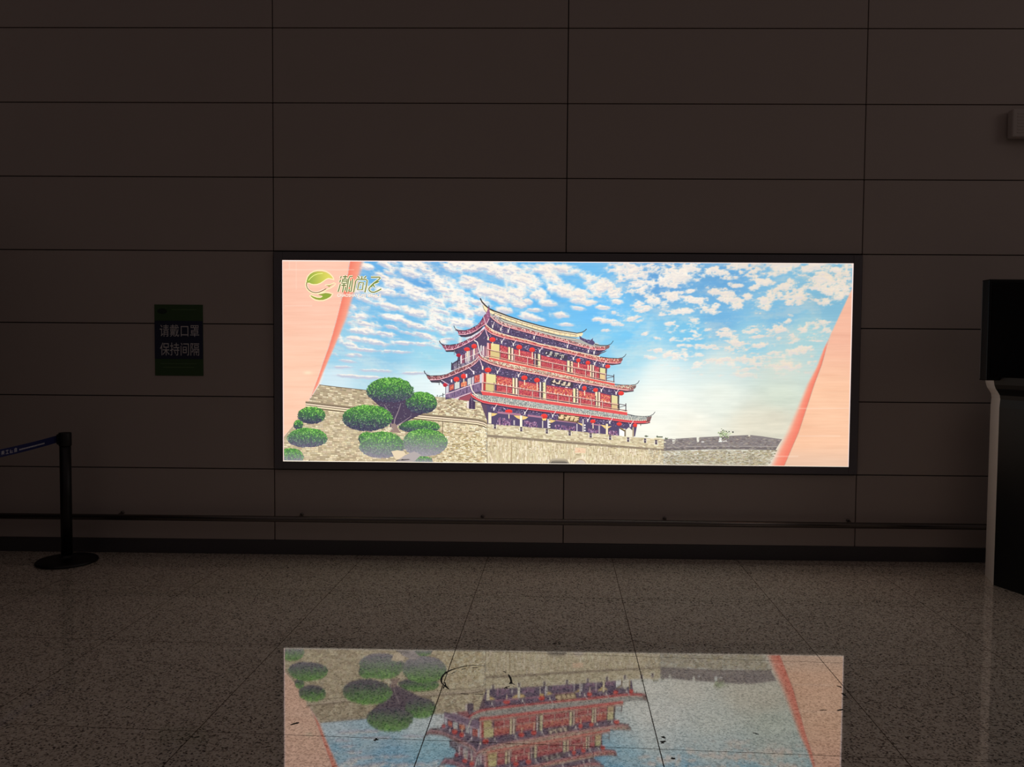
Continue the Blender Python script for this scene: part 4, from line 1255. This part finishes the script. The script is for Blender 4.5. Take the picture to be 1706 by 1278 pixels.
# lit margin of the sheet
ink.layer()
eg = (255, 232, 224)
LN([(470.6, 434), (472.6, 768)], 1.5, (246, 214, 208))
LN([(470, 434.4), (900, 436.4), (1421, 438.9)], 1.4, eg)
LN([(1420.8, 438), (1413.2, 778)], 1.7, (250, 226, 220))
LN([(472, 767.8), (900, 772.4), (1414, 777.7)], 1.3, (250, 238, 220))

# ---- one sheet, one mesh
n0 = len(co)
iv = np.array(ink.v, np.float32)
allv = np.concatenate([co.astype(np.float32), iv])
allc = np.concatenate([skl.reshape(-1, 3), np.array(ink.c)]).astype(np.float32)
me = bpy.data.meshes.new('print_sheet')
lens = [len(f) for f in ink.f]
loops = np.concatenate([quads.reshape(-1), np.array([i + n0 for f in ink.f for i in f], np.int64)]).astype(np.int32)
tot = np.concatenate([np.full(len(quads), 4), np.array(lens)]).astype(np.int32)
me.vertices.add(len(allv))
me.vertices.foreach_set('co', allv.reshape(-1))
me.loops.add(len(loops))
me.loops.foreach_set('vertex_index', loops)
me.polygons.add(len(tot))
me.polygons.foreach_set('loop_start', np.concatenate([[0], np.cumsum(tot)[:-1]]).astype(np.int32))
me.polygons.foreach_set('loop_total', tot)
ca = me.color_attributes.new('ink', 'FLOAT_COLOR', 'POINT')
ca.data.foreach_set('color', np.concatenate([allc, np.ones((len(allc), 1), np.float32)], 1).reshape(-1))
me.update()
M_ink = bpy.data.materials.new('backlit_print')
M_ink.use_nodes = True
nt = M_ink.node_tree
nt.nodes.remove(nt.nodes['Principled BSDF'])
at_ = nt.nodes.new('ShaderNodeAttribute')
at_.attribute_name = 'ink'
em = nt.nodes.new('ShaderNodeEmission')
em.inputs['Strength'].default_value = 1.12
nt.links.new(at_.outputs['Color'], em.inputs['Color'])
nt.links.new(em.outputs[0], nt.nodes['Material Output'].inputs[0])
me.materials.append(M_ink)

box = thing('light_box', 'long glowing light box showing a red gate tower, set in the panel wall', 'light box', (0.0, 0.0, 0.594))
o = link('print_sheet', me, box)
o.matrix_parent_inverse = Matrix.Translation((0, 0, -0.594))
o['label'] = 'backlit print of a gate tower, trees, wall and cloudy sky'

# ---------------------------------------------------------------- light box frame
M_frame = mat('charcoal_aluminium', (112, 109, 114), rough=0.5, metal=0.0, noise=0.05, nscale=15)
M_white = mat('light_box_back', (120, 120, 120), rough=0.8)
FX0, FX1, FZ0, FZ1 = -1.992, 1.992, 0.600, 2.086


def keep_world(o, parent):
    o.parent = parent
    o.matrix_parent_inverse = Matrix.Translation(-Vector(parent.location))
    return o


bm = bmesh.new()
add_box(bm, FX0, SX0 + .001, -0.026, 0.018, FZ0, FZ1, bevel=.003)
add_box(bm, SX1 - .001, FX1, -0.026, 0.018, FZ0, FZ1, bevel=.003)
add_box(bm, SX0 + .001, SX1 - .001, -0.026, 0.018, SZ1 - .001, FZ1, bevel=.003)
add_box(bm, SX0 + .001, SX1 - .001, -0.026, 0.018, FZ0, SZ0 + .001, bevel=.003)
keep_world(from_bm('frame', bm, M_frame), box)
bm = bmesh.new()
add_box(bm, SX0 + .002, SX1 - .002, -0.012, 0.016, SZ0 + .002, SZ1 - .002)
keep_world(from_bm('back_panel', bm, M_white), box)

# ---------------------------------------------------------------- handrail along the wall
M_steel = mat('brushed_steel', (116, 110, 106), rough=0.24, metal=0.9)
hr = thing('handrail', 'low brushed steel bumper rail running along the foot of the panel wall', 'handrail', (0, -0.08, 0.265))
bm = bmesh.new()
add_tube(bm, [(-7.5, -0.08, 0.264), (-1, -0.08, 0.264), (5.5, -0.08, 0.264)], 0.0205, 24)
keep_world(from_bm('rail', bm, M_steel, smooth=True), hr)
for k in range(-4, 4):
    x = 0.695 + 1.252 * k
    bm = bmesh.new()
    add_tube(bm, [(x, -0.001, 0.280), (x, -0.010, 0.280)], 0.012, 20)
    add_tube(bm, [(x, -0.008, 0.280), (x, -0.035, 0.280), (x, -0.055, 0.276), (x, -0.074, 0.266)], 0.0065, 12)
    keep_world(from_bm('bracket', bm, M_steel, smooth=True), hr)

# ---------------------------------------------------------------- notice on the wall
M_green = mat('notice_green', (56, 86, 46), rough=0.55)
M_navy = mat('notice_navy', (36, 42, 70), rough=0.55)
M_white_ink = mat('notice_white_letters', (214, 211, 212), rough=0.6)
M_dim_ink = mat('notice_faint_lines', (80, 110, 68), rough=0.6)
M_badge = mat('notice_badge', (28, 48, 34), rough=0.6)
nx0, nx1 = on_y(258, 560, 0).x, on_y(338.6, 560, 0).x
nz1, nz0 = on_y(298, 507.6, 0).z, on_y(298, 626, 0).z
zb1, zb0 = on_y(298, 534.5, 0).z, on_y(298, 598, 0).z
nt_ = thing('wall_notice', 'dark green and navy notice with two rows of white Chinese characters on the panel wall', 'notice', ((nx0 + nx1) / 2, 0, nz0))
bm = bmesh.new()
add_box(bm, nx0, nx1, -0.004, -0.0002, nz0, nz1, bevel=0.001, seg=1)
keep_world(from_bm('board', bm, M_green), nt_)
bm = bmesh.new()
add_box(bm, nx0 + .001, nx1 - .001, -0.0055, -0.0035, zb0, zb1)
keep_world(from_bm('navy_band', bm, M_navy), nt_)
bm = bmesh.new()
for r, (ya, yb) in (('请戴口罩', (541.0, 561.2)), ('保持间隔', (571.0, 592.4))):
    vs, fs = text_polys(r, 1.0, 0.0, 1.0)
    xa, xb = min(v[0] for v in vs), max(v[0] for v in vs)
    za, zb_ = min(v[1] for v in vs), max(v[1] for v in vs)
    X0, X1 = on_y(267, 560, 0).x, on_y(332.4, 560, 0).x
    Z1, Z0 = on_y(300, ya, 0).z, on_y(300, yb, 0).z
    bv = [bm.verts.new((X0 + (v[0] - xa) / (xb - xa) * (X1 - X0), -0.0062, Z0 + (v[1] - za) / (zb_ - za) * (Z1 - Z0))) for v in vs]
    for f in fs:
        try:
            bm.faces.new([bv[i] for i in f])
        except ValueError:
            pass
lt = keep_world(from_bm('lettering', bm, M_white_ink), nt_)
lt['label'] = 'white Chinese characters'
bm = bmesh.new()
c = on_y(270.5, 518.5, 0)
vs = [bm.verts.new((c.x + .034 * math.cos(2 * PI * k / 24), -0.0046, c.z + .019 * math.sin(2 * PI * k / 24))) for k in range(24)]
bm.faces.new(vs)
keep_world(from_bm('badge', bm, M_badge), nt_)
for ya, xa, xb in ((605, 268, 328), (611, 272, 324), (515, 286, 328)):
    bm = bmesh.new()
    a, b = on_y(xa, ya, 0), on_y(xb, ya + 2, 0)
    add_box(bm, a.x, b.x, -0.0047, -0.0043, b.z, a.z)
    keep_world(from_bm('faint_line', bm, M_dim_ink), nt_)

# ---------------------------------------------------------------- belt stanchion
M_blk = mat('black_powder_coat', (9, 9, 10), rough=0.42, noise=0.1, nscale=80)
M_cap = mat('black_plastic', (11, 11, 13), rough=0.5)
M_belt = mat('navy_webbing', (22, 30, 92), rough=0.75, bump=0.2, nscale=400)
M_bprint = mat('belt_white_print', (206, 206, 214), rough=0.7)
bx, by = -3.303, -0.262
stn = thing('belt_stanchion', 'black belt barrier post on a round base with a navy belt stretched leftwards', 'stanchion', (bx, by, 0))
bm = bmesh.new()
add_lathe(bm, [(0.182, 0.0), (0.187, 0.004), (0.187, 0.012), (0.180, 0.019), (0.13, 0.027), (0.07, 0.034), (0.045, 0.042), (0.042, 0.05)], 64)
o = from_bm('base', bm, M_blk, stn, True)
bm = bmesh.new()
add_lathe(bm, [(0.0345, 0.04), (0.0345, 0.80)], 40)
from_bm('post', bm, M_blk, stn, True)
bm = bmesh.new()
add_lathe(bm, [(0.0365, 0.775), (0.0385, 0.779), (0.0385, 0.858), (0.036, 0.863), (0.02, 0.865)], 40)
add_box(bm, -0.047, -0.03, -0.02, 0.02, 0.785, 0.853, bevel=.004)
from_bm('belt_head', bm, M_cap, stn, True)
# belt: from the head to a far point out of the frame, sagging a little
def belt_pt(t):
    a = Vector((bx - .044, by - .005, 0.822))
    q = on_z(0, 755, 0.800)
    b = a + (q - a) * 2.6
    p = a + (b - a) * t
    p.z = 0.822 - 0.10 * t * (1 - t) - 0.0 * t
    return p


bm = bmesh.new()
NB = 40
up = Vector((0, 0, 0.0235))
fr_, bk_ = [], []
for i in range(NB + 1):
    p = belt_pt(i / NB)
    d = (belt_pt(min(1, i / NB + .01)) - belt_pt(max(0, i / NB - .01))).normalized()
    nrm = d.cross(Vector((0, 0, 1))).normalized() * 0.0009
    fr_.append((bm.verts.new(p - up + nrm), bm.verts.new(p + up + nrm)))
    bk_.append((bm.verts.new(p - up - nrm), bm.verts.new(p + up - nrm)))
for i in range(NB):
    bm.faces.new((fr_[i][0], fr_[i + 1][0], fr_[i + 1][1], fr_[i][1]))
    bm.faces.new((bk_[i][1], bk_[i + 1][1], bk_[i + 1][0], bk_[i][0]))
    bm.faces.new((fr_[i][1], fr_[i + 1][1], bk_[i + 1][1], bk_[i][1]))
    bm.faces.new((bk_[i][0], bk_[i + 1][0], fr_[i + 1][0], fr_[i][0]))
bm.faces.new((fr_[0][0], fr_[0][1], bk_[0][1], bk_[0][0]))
bm.faces.new((fr_[-1][1], fr_[-1][0], bk_[-1][0], bk_[-1][1]))
belt = keep_world(from_bm('belt', bm, M_belt), stn)
belt['label'] = 'navy blue belt with white print'
# the white print: a line of small lettering and blocky characters, as far as it can be made out
bm = bmesh.new()


def belt_mark(s0, s1, v0, v1):
    """mark between fractions s along the belt, v across (-1..1)"""
    q = []
    for s, v in ((s0, v0), (s1, v0), (s1, v1), (s0, v1)):
        p = belt_pt(s)
        d = (belt_pt(min(1, s + .01)) - belt_pt(max(0, s - .01))).normalized()
        nrm = d.cross(Vector((0, 0, 1))).normalized()
        if nrm.y > 0:
            nrm = -nrm
        q.append(bm.verts.new(p + Vector((0, 0, 0.0235 * v)) + nrm * 0.0014))
    bm.faces.new(q)


r2 = random.Random(3)
s = 0.10
while s < 0.268:
    w = r2.uniform(.0045, .008)
    belt_mark(s, s + w, -.34, .02)
    s += w + .0022
bpl = from_bm('belt_line_print', bm, M_bprint)
bpl.parent = belt
bpl['label'] = 'thin white line of print on the belt'
bm = bmesh.new()
for k in range(8):
    s = 0.282 + k * 0.026
    for (a, b, c_, d) in ((0, .018, .30, .42), (0, .018, -.12, .0), (0, .018, -.5, -.38), (0.002, .005, -.5, .42), (.013, .016, -.5, .42), (.0075, .0105, -.3, .55)):
        if r2.random() < .8:
            belt_mark(s + a, s + b, c_, d)
bpm = from_bm('belt_characters', bm, M_bprint)
bpm.parent = belt
bpm['label'] = 'white lettering on the belt'

# ---------------------------------------------------------------- service kiosk at the right
M_kblk = mat('kiosk_black_gloss', (9, 10, 12), rough=0.45, spec=0.25)
M_kside = mat('kiosk_light_shell', (236, 226, 216), rough=0.5)
M_trim = mat('kiosk_silver_trim', (150, 146, 146), rough=0.35, metal=0.6)
pa, pb, pc_ = on_z(1641, 958), on_z(1655, 975), on_z(1706, 992)
dirb = (pc_ - pb).normalized()
pc2 = pb + dirb * 0.42
pd = pc2 + Vector((0.5, 0.15, 0))
pe = pa + Vector((0.55, 0.0, 0))
ks = thing('service_kiosk', 'black self service kiosk with a light side shell at the right edge', 'kiosk', (pb.x + .25, pb.y, 0))
secs = [(0.0, 0.0), (0.02, 0.0), (0.5, 0.0), (1.0, 0.0), (1.10, 0.0), (1.15, 0.004), (1.175, 0.0), (1.195, -0.012), (1.215, -0.026), (1.24, -0.035), (1.285, -0.042)]


def loft(pts, z_off, close=True):
    b_ = bmesh.new()
    rings = [[b_.verts.new((p.x + dx_, p.y, z)) for p in pts] for z, dx_ in z_off]
    n = len(pts)
    for a, b in zip(rings[:-1], rings[1:]):
        for k in range(n):
            b_.faces.new((a[k], a[(k + 1) % n], b[(k + 1) % n], b[k]))
    b_.faces.new(list(reversed(rings[0])))
    b_.faces.new(rings[-1])
    return b_


keep_world(from_bm('body', loft([pb, pc2, pd, pe, pa + (pb - pa) * .3 + Vector((.05, 0, 0))], secs), M_kblk), ks)
sh_out = Vector((-0.012, 0.0, 0))
shell = keep_world(from_bm('side_shell', loft([pa, pb, pb + Vector((0.006, 0.02, 0)), pa + Vector((0.05, 0.004, 0))], secs), M_kside), ks)
shell['label'] = 'light curved side shell'
hx0 = on_y(1637.5, 466, -0.50).x
hz1, hz0 = on_y(1640, 465, -0.57).z, on_y(1640, 634, -0.57).z
bm = bmesh.new()
add_box(bm, hx0, hx0 + 0.62, -0.57, -0.49, hz0, hz1, bevel=0.006)
keep_world(from_bm('display_housing', bm, M_kblk), ks)
bm = bmesh.new()
add_box(bm, hx0 - 0.0008, hx0 + 0.002, -0.575, -0.572 + .0, hz0 + .006, hz1 - .006)
bm.free()
bm = bmesh.new()
add_box(bm, hx0 - 0.0012, hx0 + 0.003, -0.503, -0.4985, hz0 + .008, hz1 - .008)
trim = keep_world(from_bm('edge_trim', bm, M_trim), ks)
trim['label'] = 'thin silver edge strip'
bm = bmesh.new()
add_box(bm, hx0 + 0.02, hx0 + 0.60, -0.5722, -0.569, hz0 + .02, hz1 - .02)
keep_world(from_bm('screen', bm, mat('dark_screen_glass', (5, 6, 9), rough=0.35, spec=0.2)), ks)

# ---------------------------------------------------------------- small box high on the wall
M_grey = mat('pale_grey_plastic', (190, 180, 174), rough=0.55)
a = on_y(1688, 181, -0.07)
b = on_y(1688, 228, -0.07)
dv = thing('wall_speaker', 'small pale grey box fixed high on the wall at the right edge of the picture', 'wall box', (a.x + .11, 0, b.z))
bm = bmesh.new()
add_box(bm, a.x, a.x + .24, -0.07, -0.012, b.z, a.z, bevel=.008, seg=3)
keep_world(from_bm('housing', bm, M_grey), dv)
bm = bmesh.new()
add_box(bm, a.x + .05, a.x + .19, -0.013, -0.0005, b.z + .03, a.z - .03)
keep_world(from_bm('mounting_plate', bm, M_grey), dv)
bm = bmesh.new()
for k in range(7):
    z = b.z + .03 + k * (a.z - b.z - .06) / 6
    add_box(bm, a.x + .03, a.x + .21, -0.072, -0.069, z - .004, z + .004, bevel=.0012, seg=1)
keep_world(from_bm('grille', bm, M_grey), dv)

# ---------------------------------------------------------------- marks on the floor
M_mark = mat('dark_scuff', (30, 27, 22), rough=0.8)


def mark(name, strokes, z=0.0004):
    b_ = bmesh.new()
    for pts, w0, w1 in strokes:
        q = [on_z(x, y) for x, y in pts]
        L, Rr = [], []
        n = len(q)
        for i, p in enumerate(q):
            d = (q[min(i + 1, n - 1)] - q[max(i - 1, 0)]).normalized()
            s_ = Vector((-d.y, d.x, 0))
            t = i / max(1, n - 1)
            w = (w0 + (w1 - w0) * t) * (1 + .25 * math.sin(i * 2.3)) / 2
            L.append(b_.verts.new((p.x + s_.x * w, p.y + s_.y * w, z)))
            Rr.append(b_.verts.new((p.x - s_.x * w, p.y - s_.y * w, z)))
        for i in range(n - 1):
            b_.faces.new((L[i], L[i + 1], Rr[i + 1], Rr[i]))
    o = from_bm(name, b_, M_mark)
    o.parent = floor
    o.matrix_parent_inverse = (Matrix.Translation((TX, TY, 0)) @ Matrix.Rotation(TH, 4, 'Z')).inverted()
    return o


zx = lambda pts: [(700 + x / 8.53, 1080 + y / 8.53) for x, y in pts]
mark('ring_stain', [
    (zx([(410, 585), (360, 545), (315, 505), (298, 460), (305, 420), (335, 375), (385, 335)]), .004, .011),
    (zx([(385, 338), (440, 310), (520, 285), (620, 258), (720, 244), (830, 244), (920, 252)]), .008, .003),
    (zx([(440, 365), (510, 330)]), .003, .003), (zx([(590, 302), (650, 290)]), .004, .003), (zx([(735, 280), (820, 274)]), .005, .003),
    (zx([(1180, 325), (1220, 345)]), .004, .006), (zx([(1255, 375), (1280, 420), (1295, 470), (1290, 500)]), .006, .013), (zx([(1260, 505), (1300, 500), (1345, 518)]), .006, .005),
    (zx([(1190, 575), (1215, 560), (1240, 545), (1270, 545)]), .004, .006), (zx([(1225, 560), (1240, 575)]), .006, .006),
    (zx([(340, 540), (330, 575)]), .006, .004), (zx([(350, 485), (365, 540), (405, 580)]), .005, .006),
    (zx([(580, 645), (680, 655)]), .004, .003), (zx([(780, 660), (900, 650)]), .004, .003)])
mark('scuff_mark', [([(484, 1208), (490, 1206), (494, 1205)], .006, .012), ([(494, 1205), (498, 1204)], .014, .006)])
mark('scuff_mark', [([(623, 1234), (627, 1232), (630, 1233)], .010, .008), ([(626, 1230), (628, 1232)], .006, .004)])
mark('scuff_mark', [([(1103, 1229), (1105, 1228), (1108, 1230)], .014, .010), ([(1100, 1235), (1104, 1236), (1109, 1235)], .008, .010), ([(1101, 1238), (1106, 1238)], .006, .005)])
mark('scuff_mark', [([(1118, 1263), (1122, 1264), (1125, 1264)], .010, .008)])
mark('scuff_mark', [([(1394, 1143), (1399, 1144), (1402, 1146)], .006, .008)])
mark('scuff_mark', [([(1403, 1155), (1406, 1157), (1408, 1160)], .010, .012)])
mark('scuff_mark', [([(1395, 1184), (1400, 1183), (1405, 1182)], .006, .010), ([(1366, 1183.5), (1372, 1183), (1377, 1183.5)], .004, .004)])
mark('scuff_mark', [([(1254, 1221), (1259, 1222), (1264, 1224)], .005, .005)])
